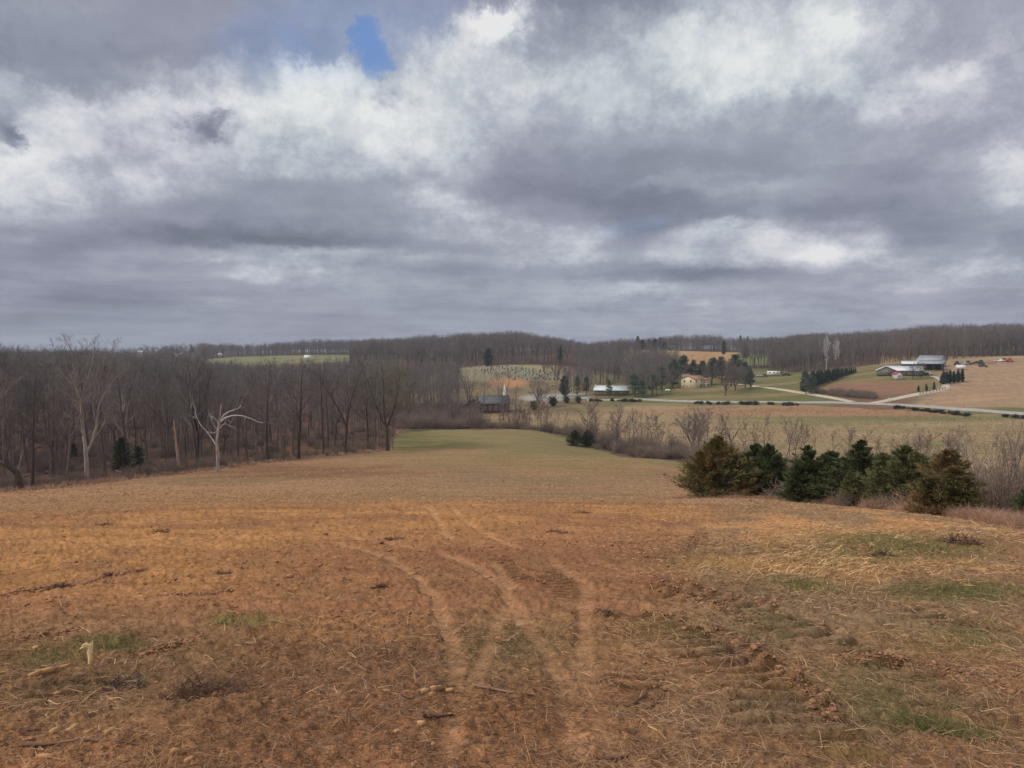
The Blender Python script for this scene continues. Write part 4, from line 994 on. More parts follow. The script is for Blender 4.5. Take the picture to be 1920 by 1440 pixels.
# ---- stream-side trees and hedgerow between the pasture and the stubble field
def hedge_tree(ti, px, py, top, label, H, R0_=150, R1_=330, **k):
    x, y = base(px, py, R0_, R1_); s = scale_to(x, y, top, H); o = place_tree(ti, x, y, s, label=label, group='bare trees along the hidden stream', **k)
    if ti not in srcs: srcs[ti] = [c for c in o.children]
    return o
HT = [ (11,1298,845,775,9,'three-stemmed bare tree standing clear in front of the stubble field, left of the cedars'), (5,1368,850,768,20,'bare tree rising directly behind the tallest bronze cedar'),
 (13,1398,850,790,7,'thin pole-like sapling above the first dark green cedar'), (14,1425,852,792,7,'sapling above the gap between the first two dark green cedars'), (15,1480,855,782,7,'slender forked tree over the gap between the two cedar groups'),
 (14,1500,850,795,7,'sapling just right of the slender forked tree'), (13,1528,852,800,7,'bare sapling above the bushy green cedar'), (15,1590,850,802,7,'bare sapling with a wide crown left of the pointed cedar'), (14,1642,855,818,7,'small thin sapling right of the pointed cedar'),
 (13,1670,852,816,7,'small upright sapling in front of the stubble field above the mixed cedars'), (15,1738,866,806,7,'bare tree with a spreading crown left of the rust-coloured cedar'), (9,1812,905,805,18,'straight bare tree with drooping side branches behind the rust-coloured cedar'),
 (6,1903,915,792,20,'tall bare tree with a spreading crown at the right picture edge'),
 (13,1215,838,775,7,'thin sapling right of the dark evergreen bushes beside the stream'), (14,1226,842,778,7,'second thin pole-like sapling right of the dark evergreen bushes'), (15,1180,836,768,7,'leaning bare sapling just right of the dark evergreen bushes'),
 (15,1145,825,765,7,'multi-stemmed bare sapling above the dark evergreen bushes'), (13,1062,810,772,7,'bare sapling on the bank above the bend of the pasture edge'), (14,1018,805,768,7,'upright sapling behind the tip of the green pasture'),
 (15,985,802,770,7,'bare sapling at the end of the green pasture'), (13,965,800,766,7,'tall sapling near the church side of the stream bank'), (14,915,800,765,7,'bare sapling right of the round budding tree'), (15,886,798,768,7,'low bare sapling next to the round budding tree'),
 (12,850,798,742,9,'round budding bare tree with pale limbs behind the left part of the green pasture'), (8,826,800,715,18,'slim tall tree between the vase-shaped tree and the round budding tree'), (9,800,800,722,18,'slim dark tree over the left end of the green pasture'),
 (6,880,782,688,20,'bare tree with a broad crown standing left of the church'), (1,905,790,700,21.6,'tall tree partly hiding the left side of the church'), (5,944,788,690,20,'wide-crowned bare tree in front of the church'), (11,1010,765,718,9,'rounded many-branched bare tree beside the pale churchyard lot'),
 (3,965,785,722,22.8,'tall bare tree beside the right side of the church'), (8,1040,752,702,18,'thin bare tree above the churchyard lot'), (9,1062,750,700,18,'thin bare tree left of the dark round evergreen'), (13,1110,822,790,7,'short sapling left of the dark evergreen bushes') ]
for ti, px, py, top, H, lab in HT:
    hedge_tree(ti, px, py, top, lab, H, 150, 420)
# extra saplings of the hedgerow
for k in range(130):
    px = RW.uniform(760, 1925); R = RW.uniform(0, 1)
    r_a = np.interp(px, [745,960,1200,1300,1450,1700,1925], [228,228,178,160,140,120,100]); r_b = np.interp(px, [745,960,1200,1400,1925], [262,258,215,195,165])
    if px > 1350 and RW.rand() < .4: continue
    x, y = polar(px, r_a+(r_b-r_a)*R); ti = SAP[RW.randint(3)]
    place_tree(ti, x, y, RW.uniform(.6, 1.5)*(1.25 if px < 1500 else 1), label='small bare sapling in the brushy strip along the hidden stream', group='saplings in the stream-side strip', tilt=(RW.normal(0, .06), RW.normal(0, .06)))
# woods behind
far = []
def fill(n, pxa, pxb, ra, rb, test=None, dens=4.8, kinds=None, smin=.8, smax=1.1):
    g_ = {}; c_ = 0
    for k in range(n*4):
        px = RW.uniform(pxa, pxb); R = sqrt(RW.uniform(ra**2, rb**2))
        if test and not test(px, R): continue
        x, y = polar(px, R); c = (int(x//dens), int(y//dens))
        if c in g_: continue
        g_[c] = 1; far.append((x, y, (kinds or pool)[RW.randint(len(kinds or pool))], RW.uniform(smin, smax))); c_ += 1
        if c_ >= n: break
for px, R, x, y in rest_w: far.append((x, y, pool[RW.randint(len(pool))], RW.uniform(.8, 1.08)*(.75 if RW.rand() < .2 else 1)))
ridge = lambda px, R: True
fill(260, 742, 860, 300, 470, None, 5.5, smin=.55, smax=.8)                                            # grove behind the pasture
fill(700, 560, 1175, 566, 760, lambda px, R: R > np.interp(px, [560,742,850,960,1080,1090,1175], [470,480,570,572,566,430,430]), 5.2)    # wood behind the graveyard
fill(260, 1075, 1230, 430, 590, lambda px, R: R > np.interp(px, [1075,1110,1180,1230], [455,425,425,470]), 5.2, smin=.6, smax=.85)
fill(160, 1200, 1270, 440, 560, None, 5.2, smin=.6, smax=.85)
fill(90, 1172, 1262, 372, 450, lambda px, R: R > 385 or px < 1235, 5.0, smin=.5, smax=.7)
fill(40, 1060, 1110, 385, 450, None, 5.0, smin=.4, smax=.6)
fill(60, 1260, 1390, 425, 520, None, 6.0, smin=.45, smax=.6)
fill(900, 1100, 1450, 800, 1000, None, 4.2, smin=.55, smax=.85)                                            # treeline on top of the clearing
fill(260, 1390, 1500, 560, 760, lambda px, R: not (px < 1445 and R > 590), 5.5, smin=.7, smax=.95)
fill(1100, 1440, 2120, 500, 760, lambda px, R: R > np.interp(px, [1440,1520,1640,1740,1830,1920,2120], [500,492,500,540,600,640,650]), 5.2)
fill(700, 1440, 2150, 760, 1000, None, 7, kinds=TALL+VASE, smin=.85, smax=1.05)
fill(500, 742, 1100, 760, 1000, None, 7.5, kinds=TALL+VASE)
fill(520, 380, 760, 936, 1150, None, 7.5, kinds=TALL+VASE)
fill(300, 360, 742, 620, 760, None, 7.5, kinds=TALL+VASE)
fill(500, -260, 400, 620, 1000, None, 9, kinds=TALL+VASE)
fill(1300, -300, 1000, 1200, 2000, None, 9, kinds=TALL)
fill(500, 1000, 2200, 1250, 1900, lambda px, R: not (1350 < px < 1480), 11, kinds=TALL)
fill(300, 656, 742, 760, 935, None, 6)
fill(420, 1100, 1460, 792, 850, None, 2.4, smin=.2, smax=.38)
fill(300, 380, 742, 936, 990, None, 3, smin=.2, smax=.38)
fill(420, 1440, 1930, 500, 660, lambda px, R: abs(R-np.interp(px, [1440,1520,1640,1740,1830,1920,2120], [500,492,500,540,600,640,650])-8) < 12, 2.6, smin=.15, smax=.35)
fill(260, 850, 1090, 566, 590, None, 2.6, smin=.15, smax=.35)
HK = {**{k: 21+.6*k for k in range(5)}, 5: 20, 6: 20, 7: 20, 8: 18, 9: 18, 10: 18}
def skyl(px): return np.interp(px, [-300,0,100,230,300,380,450,520,620,740,850,960,1040,1100,1200,1300,1400,1440,1500,1640,1740,1920], [659,659,658,653,648,642,646,641,638,635,627,621,632,641,634,626,634,634,628,622,612,608])
prof_ = {}
def fit(f):
    x, y, k, s = f; px = 960+F*x/y; R = math.hypot(x, y)
    if px < 742 and R < 760: top = canopy(px)+RW.normal(2, 7)
    else: top = skyl(px)+abs(RW.normal(0, 4))+(float(fbm(np.array([px*.03]), np.array([R*.01]), 3)[0])-.5)*12
    sd = scale_to(x, y, top, HK[k]); s2 = min(s, max(sd, .3))
    if s > .5 and (R > 560 and px > 742 or R > 900): s2 = min(max(s2, sd), s*1.25)
    _, t = ppy(x, y, g1(x, y)+s2*HK[k]); b = int(px//80)*80; prof_[b] = min(prof_.get(b, 9999), t)
    return (x, y, k, s2)
far = [fit(f) for f in far]
print({k: (round(v), round(float(skyl(k+40)))) for k, v in sorted(prof_.items())})
kk = sorted(srcs); idx = {k: i for i, k in enumerate(kk)}
far = [f for f in far if f[2] in idx]
scatter_stuff('distant_woods', [f[:2] for f in far], [idx[f[2]] for f in far], [f[3] for f in far], RW.rand(len(far))*6.28, [srcs[k] for k in kk],
              'grey-brown mass of leafless woods filling the valley and hills behind the single trees', 'woods', -.4)
print('woods', len(near_w), len(far))
# ------------------------------------------------------------------ foreground cedars
ced_mesh('bronze_a', conifer(21, H=4.6, R=2.7, nb=560, per=88, leaf=.18, lw=.024, low=.0, shape=1.0, rag=.35, clump=.7, tilt=12, leads=[(-.9,.2,.72,.75),(.9,-.3,.66,.8),(.3,.9,.8,.7)], stem=.09), BARK, F_BRONZE)
ced_mesh('green_a', conifer(22, H=4.2, R=2.1, nb=360, per=80, leaf=.17, lw=.024, low=.02, shape=.85, rag=.3, clump=.8, tilt=14, leads=[(.7,.2,.85,.7)], stem=.08), BARK, F_DARK)
ced_mesh('green_b', conifer(23, H=4.0, R=2.2, nb=380, per=80, leaf=.17, lw=.024, low=.02, shape=.85, rag=.3, clump=.8, tilt=14, leads=[(-.8,.1,.8,.75),(.6,.5,.66,.7)], stem=.08), BARK, F_DARK)
ced_mesh('point', conifer(24, H=4.4, R=2.1, nb=380, per=80, leaf=.18, lw=.024, low=.02, shape=.95, rag=.3, flat=.3, clump=.75, tilt=12, leads=[(-.9,.2,.6,.7)], stem=.08), BARK, F_DARK)
ced_mesh('olive', conifer(25, H=2.4, R=1.0, nb=210, per=70, leaf=.11, lw=.018, low=.02, shape=.7, rag=.3, clump=.6, tilt=22, stem=.05), BARK, F_OLIVE)
ced_mesh('mixed', conifer(26, H=4.0, R=2.4, nb=380, per=80, leaf=.18, lw=.024, low=.02, shape=.9, rag=.4, flat=.3, clump=.75, tilt=12, leads=[(1.1,.1,.78,.7),(-1.0,.2,.6,.7)], stem=.08), BARK, F_OLIVE)
ced_mesh('rust', conifer(27, H=4.6, R=3.1, nb=600, per=84, leaf=.20, lw=.024, low=.0, shape=.75, rag=.35, flat=.7, clump=.6, tilt=8, stem=.09, leads=[(-1.2,.2,.82,.7),(1.1,.0,.75,.8),(.2,-.9,.6,.8)]), BARK, F_RUST)
CG = 'cedars at the right brow of the field'
def cedar_at(key, px, R, top, H, half_px, R0_, label, rz=0.0):
    x, y = polar(px, R); s = scale_to(x, y, top, H); sxy = (half_px/F*y)/R0_
    return place_ced(key, x, y, s, label, CG, rz=rz, sxy=sxy, dz=-.12)
cedar_at('bronze_a', 1350, 43, 808, 4.5, 84, 2.5, 'broad bronze-green cedar, leftmost and largest of the cedars on the brow', 0.4)
cedar_at('green_a', 1414, 46, 826, 4.05, 50, 1.55, 'dark green cedar with its top showing just right of the broad bronze cedar', 1)
cedar_at('green_b', 1448, 45.5, 828, 3.85, 52, 1.6, 'dark green cedar beside the gap with the brush pile at its foot', 2)
cedar_at('green_b', 1524, 40, 830, 3.85, 58, 1.6, 'bushy dark green cedar just right of the gap and brush pile', 3)
cedar_at('green_a', 1570, 42, 840, 4.05, 58, 1.55, 'dark cedar squeezed between the bushy cedar and the pointed one', 4)
cedar_at('point', 1614, 39, 818, 4.2, 60, 1.45, 'pointed dark cedar standing tallest in the middle of the right group', 5)
cedar_at('olive', 1600, 36, 880, 2.3, 26, .95, 'small olive-green cedar in front of the pointed dark cedar', 1)
cedar_at('olive', 1655, 36, 872, 2.3, 28, .95, 'low olive cedar with bare stems in front of the mixed cedar', 2.2)
cedar_at('mixed', 1697, 36, 828, 3.85, 70, 1.9, 'leaning olive-green cedar directly left of the rust-coloured cedar', 2)
cedar_at('green_a', 1735, 37, 846, 4.05, 56, 1.55, 'dark cedar half hidden behind the left side of the rust-coloured cedar', 3)
cedar_at('rust', 1785, 30, 834, 4.4, 88, 2.75, 'wide rust-tinged cedar, rightmost of the large cedars on the brow', 4.4)
cedar_at('green_b', 1932, 27, 905, 3.85, 30, 1.6, 'dark green cedar cut off by the right picture edge', 4)
for px, py, top, lab in ((1078,836,806,'left one of the two dark evergreen bushes beside the hidden stream'), (1102,838,806,'right one of the two dark evergreen bushes beside the hidden stream')):
    x, y = base(px, py, 150, 240); place_ced('olive', x, y, scale_to(x, y, top, 2.3), lab, 'evergreen bushes by the stream', name='evergreen_bush', cat='bush', sxy=scale_to(x, y, top, 2.3)*1.7)
    COL.objects[-1].material_slots[0].link = 'OBJECT'; COL.objects[-1].material_slots[0].material = F_DARK
# weeds and thickets
TH = [thicket(5, 110, 2.4, 1.6).mesh('thicket_stems', [BRUSH]), thicket(6, 90, 1.7, 1.4, w=.025).mesh('thicket_stems', [BRUSH]), thicket(7, 120, 3.4, 2.2, w=.035, curve=.1).mesh('thicket_stems', [BRUSH])]
WD = [thicket(8, 130, 1.0, 1.2, w=.014, curve=.3).mesh('weed_stems', [DRYW]), thicket(9, 120, .7, 1.1, w=.012, curve=.35).mesh('weed_stems', [DRYW])]
def shrub(me, x, y, s, label, group, name='shrub', cat='shrub', mat=None, sz=None):
    o = link_mesh(name, me, None, (x, y, g1(x, y)-.05)); o.rotation_euler = (0, 0, random.random()*6.28); o.scale = (s, s, sz or s); put_props(o, label, cat, group)
    if mat: o.material_slots[0].link = 'OBJECT'; o.material_slots[0].material = mat
    return o
x, y = polar(1893, 33); sb = shrub(TH[2], x, y, .95, 'tall bare many-stemmed shrub at the right edge beyond the rust-coloured cedar', 'bare shrubs on the brow')
x, y = polar(1868, 34); shrub(TH[0], x, y, .8, 'low bare shrub between the rust-coloured cedar and the tall bare shrub', 'bare shrubs on the brow')
x, y = polar(1580, 35.5); shrub(TH[1], x, y, .45, 'spindly pale shrub in front of the dark cedars', 'bare shrubs on the brow')
x, y = polar(1668, 34.5); shrub(TH[1], x, y, .45, 'spindly pale shrub in front of the low olive cedar', 'bare shrubs on the brow')
x, y = polar(1720, 32.5); wsrc = shrub(WD[0], x, y, 1.0, 'windswept reddish weed clump in front of the rust-coloured cedar', 'weed clumps on the brow', 'weed_clump', 'weeds')
x, y = polar(1640, 34); wsrc2 = shrub(WD[1], x, y, 1.0, 'low reddish weed clump in front of the pointed dark cedar', 'weed clumps on the brow', 'weed_clump', 'weeds')
pw = []
for k in range(1000):
    px = RW.uniform(1480, 2060); ra = np.interp(px, [1480,1540,1640,1740,1800,1880,2060], [42,38,34.5,32,28,23,20.5]); rb = np.interp(px, [1480,1700,2060], [46,44,34])
    R = ra + (rb-ra)*RW.rand(); pw.append((*polar(px, R), RW.randint(2), RW.uniform(.3, .62)*(1 if px > 1560 else .55)))
for k in range(260):
    px = RW.uniform(1270, 1500); R = RW.uniform(41, 45); pw.append((*polar(px, R), 1, RW.uniform(.25, .5)))
for k in range(1100):                                   # weedy ground on the near side of the road
    px = RW.uniform(1290, 1760); x, y = hit(px, np.interp(px, [1290,1500,1760], [762,763,776])+13*RW.rand()**1.3, 200, 400, 300)
    if fbm(np.array([x*.05]), np.array([y*.12]), 3)[0] < .46+RW.normal(0, .06): continue
    pw.append((x, y, RW.randint(2), RW.uniform(.2, .45)))
scatter_stuff('dry_weeds', [p[:2] for p in pw], [p[2] for p in pw], [p[3] for p in pw], RW.rand(len(pw))*6.28, [[wsrc], [wsrc2]], 'reddish brown dry weeds matted along the brow in front of the cedars', 'weeds', -.08)
# brush along the stream, under the woods and behind the cedars
pb = []
src_b = [shrub(TH[0], *polar(1240, 163), 1.1, 'bare shrub on the stream bank at the far tip of the mown field', 'bare shrubs by the stream'), shrub(TH[1], *polar(1120, 196), 1.1, 'bare shrub below the dark evergreen bushes by the stream', 'bare shrubs by the stream'),
         shrub(TH[2], *polar(1035, 236), 1.0, 'bare shrub on the bank beyond the green pasture', 'bare shrubs by the stream')]
for k in range(1900):
    px = RW.uniform(745, 2050); t = RW.rand()
    r_a = np.interp(px, [745,960,1100,1200,1300,1450,1700,2050], [232,230,214,180,158,120,88,70]); r_b = np.interp(px, [745,960,1100,1200,1300,1400,1600,2050], [250,246,232,205,196,188,172,150])
    R = r_a + (r_b-r_a)*t; x, y = polar(px, R)
    if fbm(np.array([x*.06]), np.array([y*.06]), 3)[0] < .44+RW.normal(0, .05): continue
    pb.append((x, y, RW.randint(3), RW.choice([.3,.45,.6,.8,1.0,1.35])))
for k in range(900):
    px = RW.uniform(-150, 742); e = float(edge_R(np.array([px]))[0]); R = e + 2 + 150*RW.rand()**1.6
    if RW.rand() < .12: R = e + RW.uniform(1, 8)
    pb.append((*polar(px, R), RW.randint(3), RW.uniform(.35, 1.1)*(1.0 if R > e+25 else .6)))
for k in range(300):
    px = RW.uniform(742, 900); R = RW.uniform(250, 340); pb.append((*polar(px, R), RW.randint(3), RW.uniform(.8, 1.6)))
for k in range(200):
    px = RW.uniform(1528, 1640); pb.append((*hit(px, np.interp(px, [1528,1600,1640],[738,746,749])+RW.uniform(-5, 0), 300, 430, 300), RW.randint(3), RW.uniform(.4, 1.0)))
scatter_stuff('underbrush', [p[:2] for p in pb], [p[2] for p in pb], [p[3] for p in pb], RW.rand(len(pb))*6.28, [[o] for o in src_b], 'bare grey-brown underbrush along the stream and beneath the trees', 'underbrush', -.1)

# ------------------------------------------------------------------ evergreens in the middle distance
def ever(key, px, R, top, H, label, group=None, name='pine_tree', cat='tree', wide=1.0, rz=None):
    x, y = polar(px, R); s = scale_to(x, y, top, H); return place_ced(key, x, y, s, label, group, name, cat, rz if rz is not None else random.random()*6, sxy=s*wide, dz=-.2)
for k in range(3): ced_mesh('pine%d' % k, pine(60+k, low=.14+.05*k, n=78), BARK, F_PINE)
ced_mesh('far_round', conifer(71, H=10, R=4.2, nb=150, per=34, leaf=.8, lw=.20, low=.03, shape=.45, rag=.25, clump=.9, tilt=30, stem=.2), BARK, F_FAR)
ced_mesh('far_spire', conifer(72, H=8, R=1.5, nb=110, per=30, leaf=.5, lw=.13, low=.0, shape=.55, rag=.2, clump=1.0, tilt=35, stem=.1), BARK, F_FAR)
ced_mesh('far_column', conifer(73, H=5, R=1.25, nb=90, per=30, leaf=.42, lw=.12, low=.0, shape=.42, rag=.15, clump=1.0, tilt=45, stem=.08), BARK, F_FAR)
PG = 'pines around the cream house'
for key, px, R, top, lab, w in [
 ('pine0', 1262, 412, 672, 'tall pine left of the cream house, its crown against the orange hill field', 1.2), ('pine1', 1240, 404, 686, 'dark pine at the left of the pine row by the cream house', 1.3), ('pine2', 1280, 428, 666, 'highest pine behind the roof of the cream house', 1.3),
 ('pine0', 1298, 430, 674, 'pine behind the cream house beside the utility pole', 1.1), ('pine1', 1316, 432, 676, 'dense pine behind the right end of the cream roof', 1.2), ('pine2', 1335, 436, 670, 'pine behind the driveway end of the cream house', 1.3),
 ('pine0', 1354, 440, 668, 'pine above the round bare yard tree', 1.3), ('pine1', 1377, 430, 664, 'broad pine at the high point of the pine row right of the house', 1.5), ('pine2', 1372, 415, 680, 'dark pine right behind the round bare yard tree', 1.2),
 ('pine1', 1398, 398, 678, 'large rounded pine standing at the right end of the pine row', 1.3), ('pine0', 1408, 402, 690, 'smaller pine touching the right side of the rounded pine', 1.1),
 ('pine2', 1225, 378, 700, 'low broad pine beside the white pipe left of the house', 1.5), ('pine0', 1192, 372, 698, 'pine directly right of the long white roof', 1.4), ('pine1', 1205, 368, 712, 'bushy pine near the road right of the long white roof', 1.5),
 ('pine1', 1143, 372, 712, 'small pine in front of the middle of the long white roof', 1.0), ('pine2', 1100, 380, 706, 'dark pine at the left end of the long white roof', 1.1), ('pine0', 1083, 378, 704, 'thin dark pine second left of the long white roof', .9), 
 ('pine2', 1512, 372, 694, 'rounded dark pine at the near end of the evergreen screen', 1.2), ('pine0', 1524, 372, 704, 'second pine at the near end of the evergreen screen', 1.2)]:
    ever(key, px, R, top, 12.5, lab, PG, wide=w)
ever('far_round', 1059, 372, 706, 9.6, 'dark round evergreen standing left of the pines by the long white roof', name='evergreen_tree', wide=.75)
ever('far_round', 914, 558, 654, 9.6, 'large lone evergreen at the top edge of the graveyard', name='evergreen_tree', wide=1.0)
ever('far_spire', 1050, 575, 646, 7.7, 'dark narrow conifer rising from the bare wood behind the graveyard', name='spruce_tree', wide=1.1)
ever('far_round', 1398, 655, 648, 9.6, 'small dark evergreen on the green patch beside the hill field', name='evergreen_tree', wide=.9)
ever('far_round', 1356, 700, 640, 9.6, 'small dark evergreen at the tree line above the hill field', name='evergreen_tree', wide=.6)
for i, px in enumerate((1195, 1205, 1216, 1227, 1238, 1246)):
    ever('far_round' if i % 2 else 'pine0', px, 800+i*3, 636+(i % 3)*2, 9.6, ['dark evergreen first','dark evergreen second','dark evergreen third','dark evergreen fourth','dark evergreen fifth','dark evergreen sixth'][i]+' from the left in the row beside the far hilltop house', 'evergreens by the hilltop house', name='evergreen_tree', wide=1.0)
for px, t in ((1388, 628), (1401, 630)): ever('far_spire', px, 1150, t, 7.7, 'far spruce on the skyline, %s of the close pair above the hill clearing' % ('left' if px < 1395 else 'right'), 'skyline spruces', name='spruce_tree', wide=1.3)
# evergreen screen along the drive
for i in range(22):
    t = i/21; px = 1506 + (1604-1506)*t**.8; top = np.interp(px, [1506,1530,1560,1604], [700,694,690,687]) + RW.uniform(-1.5, 1.5)
    x, y = base(px, np.interp(px, [1506,1540,1604], [735,722,699]), 320, 480); s = max(scale_to(x, y, top, 7.7), .3)
    place_ced('far_spire', x, y, s, 'dark narrow evergreen in the long screen row left of the weedy mound', 'evergreen screen row', 'evergreen_tree', 'tree', random.random()*6, sxy=s*1.3)
for i, (px, t) in enumerate(((1769,696),(1776,697),(1783,695),(1790,696),(1797,694),(1804,693))):
    x, y = polar(px, 396+i*3); s = scale_to(x, y, t, 4.8); place_ced('far_column', x, y, s, ['rounded light-green evergreen at the near end of the clipped row by the barns','second evergreen of the clipped row by the barns','third evergreen of the clipped row by the barns','fourth evergreen of the clipped row by the barns','fifth evergreen of the clipped row by the barns','last and rightmost evergreen of the clipped row by the barns'][i], 'clipped evergreens by the barns', 'evergreen_tree', 'tree', i, sxy=s*1.35)
for px, py, t, lab in ((1722,734.5,722.5,'left, smallest of three evergreens along the curving lane'), (1737,733,720,'middle of three evergreens along the curving lane'), (1751,731,716.5,'right, largest of three evergreens along the curving lane')):
    x, y = base(px, py, 345, 420); s = scale_to(x, y, t, 4.8); place_ced('far_column', x, y, s, lab, 'evergreens along the lane', 'evergreen_tree', 'tree', px, sxy=s*1.25)
# hedge clumps along the road
HB = conifer(81, H=2.2, R=1.7, nb=70, per=20, leaf=.40, lw=.09, low=.0, shape=.4, rag=.8, clump=1.1, tilt=35, stem=.05); ced_mesh('hedge', HB, BARK, F_HEDGE)
hp = [(1108+8*i, 752.5) for i in range(4)]+[(1146,752.5)]+[(1158+8*i, 753) for i in range(6)]+[(1305+6*i, 757.5) for i in range(3)]+[(1330,758),(1346,758),(1353,758),(1360,758)]+[(1392+7*i, 758.5) for i in range(4)]+[(1420,759)]+[(1444,759),(1451,759)]+[(1470+7*i,760) for i in range(4)] \
   + [(1683+6*i, 766) for i in range(3)]+[(1713+8*i, 769+i*.9) for i in range(13)]+[(1890+9*i, 782+i) for i in range(4)]
hp = [(a+RW.normal(0, 3.5), b+RW.normal(0, .5)) for a, b in hp for _ in range(2)]
for px, py in hp:
    x, y = base(px+RW.normal(0, 2), py, 290, 400); s = RW.uniform(.25, .6); place_ced('hedge', x, y, s, 'low dark evergreen shrub in the broken hedge along the near side of the road', 'roadside hedge shrubs', 'hedge_shrub', 'shrub', random.random()*6, sxy=s*2.0)
for px, py, w, lab in ((1001,769,1.6,'dark bush at the foot of the rounded bare tree near the church'),(1037,762,1.7,'dark round bush alone at the edge of the churchyard lot'),(1062,756,1.3,'low dark bush left of the road under the round evergreen'),(1084,756,1.3,'small dark bush left of the hedge along the road')):
    x, y = base(px, py, 290, 420); place_ced('hedge', x, y, w, lab, 'bushes by the church', 'evergreen_bush', 'bush', 1, sxy=w*1.2)
# notable deciduous trees farther off
def yard_tree(ti, px, R, top, H, label, wide=1.0, mats=None, name='bare_tree'):
    x, y = polar(px, R); s = scale_to(x, y, top, H); o = place_tree(ti, x, y, s*wide, label=label, name=name, sz=s, mats=mats); return o
yard_tree(11, 1361, 372, 685, 8.7, 'round bare tree on the lawn right of the cream house', 1.0, (BARK, TWIG_R))
yard_tree(12, 1379, 388, 688, 8.7, 'second round bare tree between the yard tree and the rounded pine', 1.0)
yard_tree(12, 1712, 408, 682, 8.7, 'bare tree in front of the white-roofed ranch house', .8)
yard_tree(11, 1727, 414, 684, 8.7, 'grey bare tree in front of the open shed', .8)
yard_tree(12, 1021, 500, 678, 8.7, 'small lone bare tree on the meadow beside the graveyard', .7)
yard_tree(11, 1045, 470, 680, 8.7, 'rounded bare tree with pinkish twigs at the right end of the graveyard', 1.2, (BARK, TWIG_R))
yard_tree(12, 1064, 480, 674, 8.7, 'second rounded bare tree right of the graveyard', 1.2, (BARK, TWIG_R))
yard_tree(11, 1548, 520, 640, 8.7, 'fainter of two white-blossoming trees in the wood edge', .3, (BARK, BLOSS), 'blossoming_tree')
yard_tree(12, 1569, 515, 640, 8.7, 'brighter of two white-blossoming trees in the wood edge', .3, (BARK, BLOSS), 'blossoming_tree')
for px, top, R, ti in ((1655,620,500,5),(1740,614,520,6),(1775,612,540,0),(1830,628,600,7),(1600,650,480,1)):
    yard_tree(ti, px, R, top, 20, {1655:'tall dark tree standing proud of the wood left of the barns',1740:'tall dark tree rising right above the barn roof',1775:'tall dark straight tree behind the right end of the barn',1830:'broad tree at the wood edge above the parked machinery',1600:'tree at the wood edge above the evergreen screen'}[px])
# ------------------------------------------------------------------ buildings
def bx(G_, cx, cy, cz, sx, sy, sz):
    x0, x1, y0, y1, z0, z1 = cx-sx/2, cx+sx/2, cy-sy/2, cy+sy/2, cz-sz/2, cz+sz/2
    G_.add([(x0,y0,z0),(x1,y0,z0),(x1,y1,z0),(x0,y1,z0),(x0,y0,z1),(x1,y0,z1),(x1,y1,z1),(x0,y1,z1)], None, [[0,3,2,1],[4,5,6,7],[0,1,5,4],[1,2,6,5],[2,3,7,6],[3,0,4,7]]); return G_
def gable_walls(L, W, h, rise):
    """walls with gable ends; ridge along x"""
    a, b = L/2, W/2; v = [(-a,-b,0),(a,-b,0),(a,b,0),(-a,b,0),(-a,-b,h),(a,-b,h),(a,b,h),(-a,b,h),(-a,0,h+rise),(a,0,h+rise)]
    g_ = Geo(); g_.add(v, [[4,8,7],[5,6,9]], [[0,1,5,4],[1,2,6,5],[2,3,7,6],[3,0,4,7],[0,3,2,1]]); return g_
def gable_roof(L, W, h, rise, over=.4, th=.16, k=None, offs=(0, 0)):
    a = L/2+over; b = W/2+over; zt = h+rise; ze = h - rise*over/(W/2); g_ = Geo()
    for s in (-1, 1):
        v = [(-a,0,zt+.02),(a,0,zt+.02),(a,s*b,ze+.02),(-a,s*b,ze+.02)]; v += [(x,y,z+th) for x, y, z in v]; v = [(x+offs[0],y+offs[1],z) for x,y,z in v]
        g_.add(v, None, [[0,1,2,3],[4,7,6,5],[0,4,5,1],[1,5,6,2],[2,6,7,3],[3,7,4,0]])
    return g_
def part(name, g_, mat, parent, smooth_=False, label=None):
    o = link_mesh(name, g_.mesh(name, [mat], smooth_), parent)
    if label: o['label'] = label
    return o
def window(parent, x, y, z, w, h, axis='y', sgn=-1, frame=None, glass=None, name='window'):
    g_ = Geo(); t = .08; d = .10
    def B(u, v_, su, sv, dep, th):
        if axis == 'y': bx(g2, x+u, y+sgn*dep, z+v_, su, th, sv)
        else: bx(g2, x+sgn*dep, y+u, z+v_, th, su, sv)
    g2 = g_; B(0, h/2, w+2*t, t, .03, d); B(0, -h/2, w+2*t, t, .03, d); B(-w/2-t/2, 0, t, h-t, .03, d); B(w/2+t/2, 0, t, h-t, .03, d); B(0, 0, w, .05, .035, .06)
    f = part(name, g_, frame or WHITEP, parent); g2 = Geo(); B(0, 0, w, h-t, .012, .02); part('pane', g2, glass or GLASS, f)
WHITEP = mat_noise('white_paint', sc(214,212,206), sc(228,226,222), scale=2, rough=.6)
CREAM = mat_noise('cream_siding', sc(232,218,178), sc(236,226,192), scale=1.5, rough=.7)
GLASS = mat_noise('dark_window_glass', sc(34,38,44), sc(50,56,64), scale=.6, rough=.12, spec=.5)
BROWNR = mat_noise('brown_shingles', sc(150,112,92), sc(170,130,108), scale=2.5, rough=.95)
GREYR = mat_noise('grey_shingles', sc(92,92,94), sc(108,108,110), scale=2.5, rough=.95)
BRICK = mat_noise('dark_red_brick', sc(96,76,70), sc(116,92,84), scale=5, rough=.9)
WROOF = mat_noise('white_metal_roof', sc(206,208,208), sc(224,224,224), scale=.8, rough=.45)
GROOF = mat_noise('galvanised_roof', sc(146,148,150), sc(168,170,172), scale=.8, rough=.45, stretch=(4, .3, 1))
SIDING = mat_noise('grey_metal_siding', sc(150,150,150), sc(172,172,170), scale=1, rough=.6)
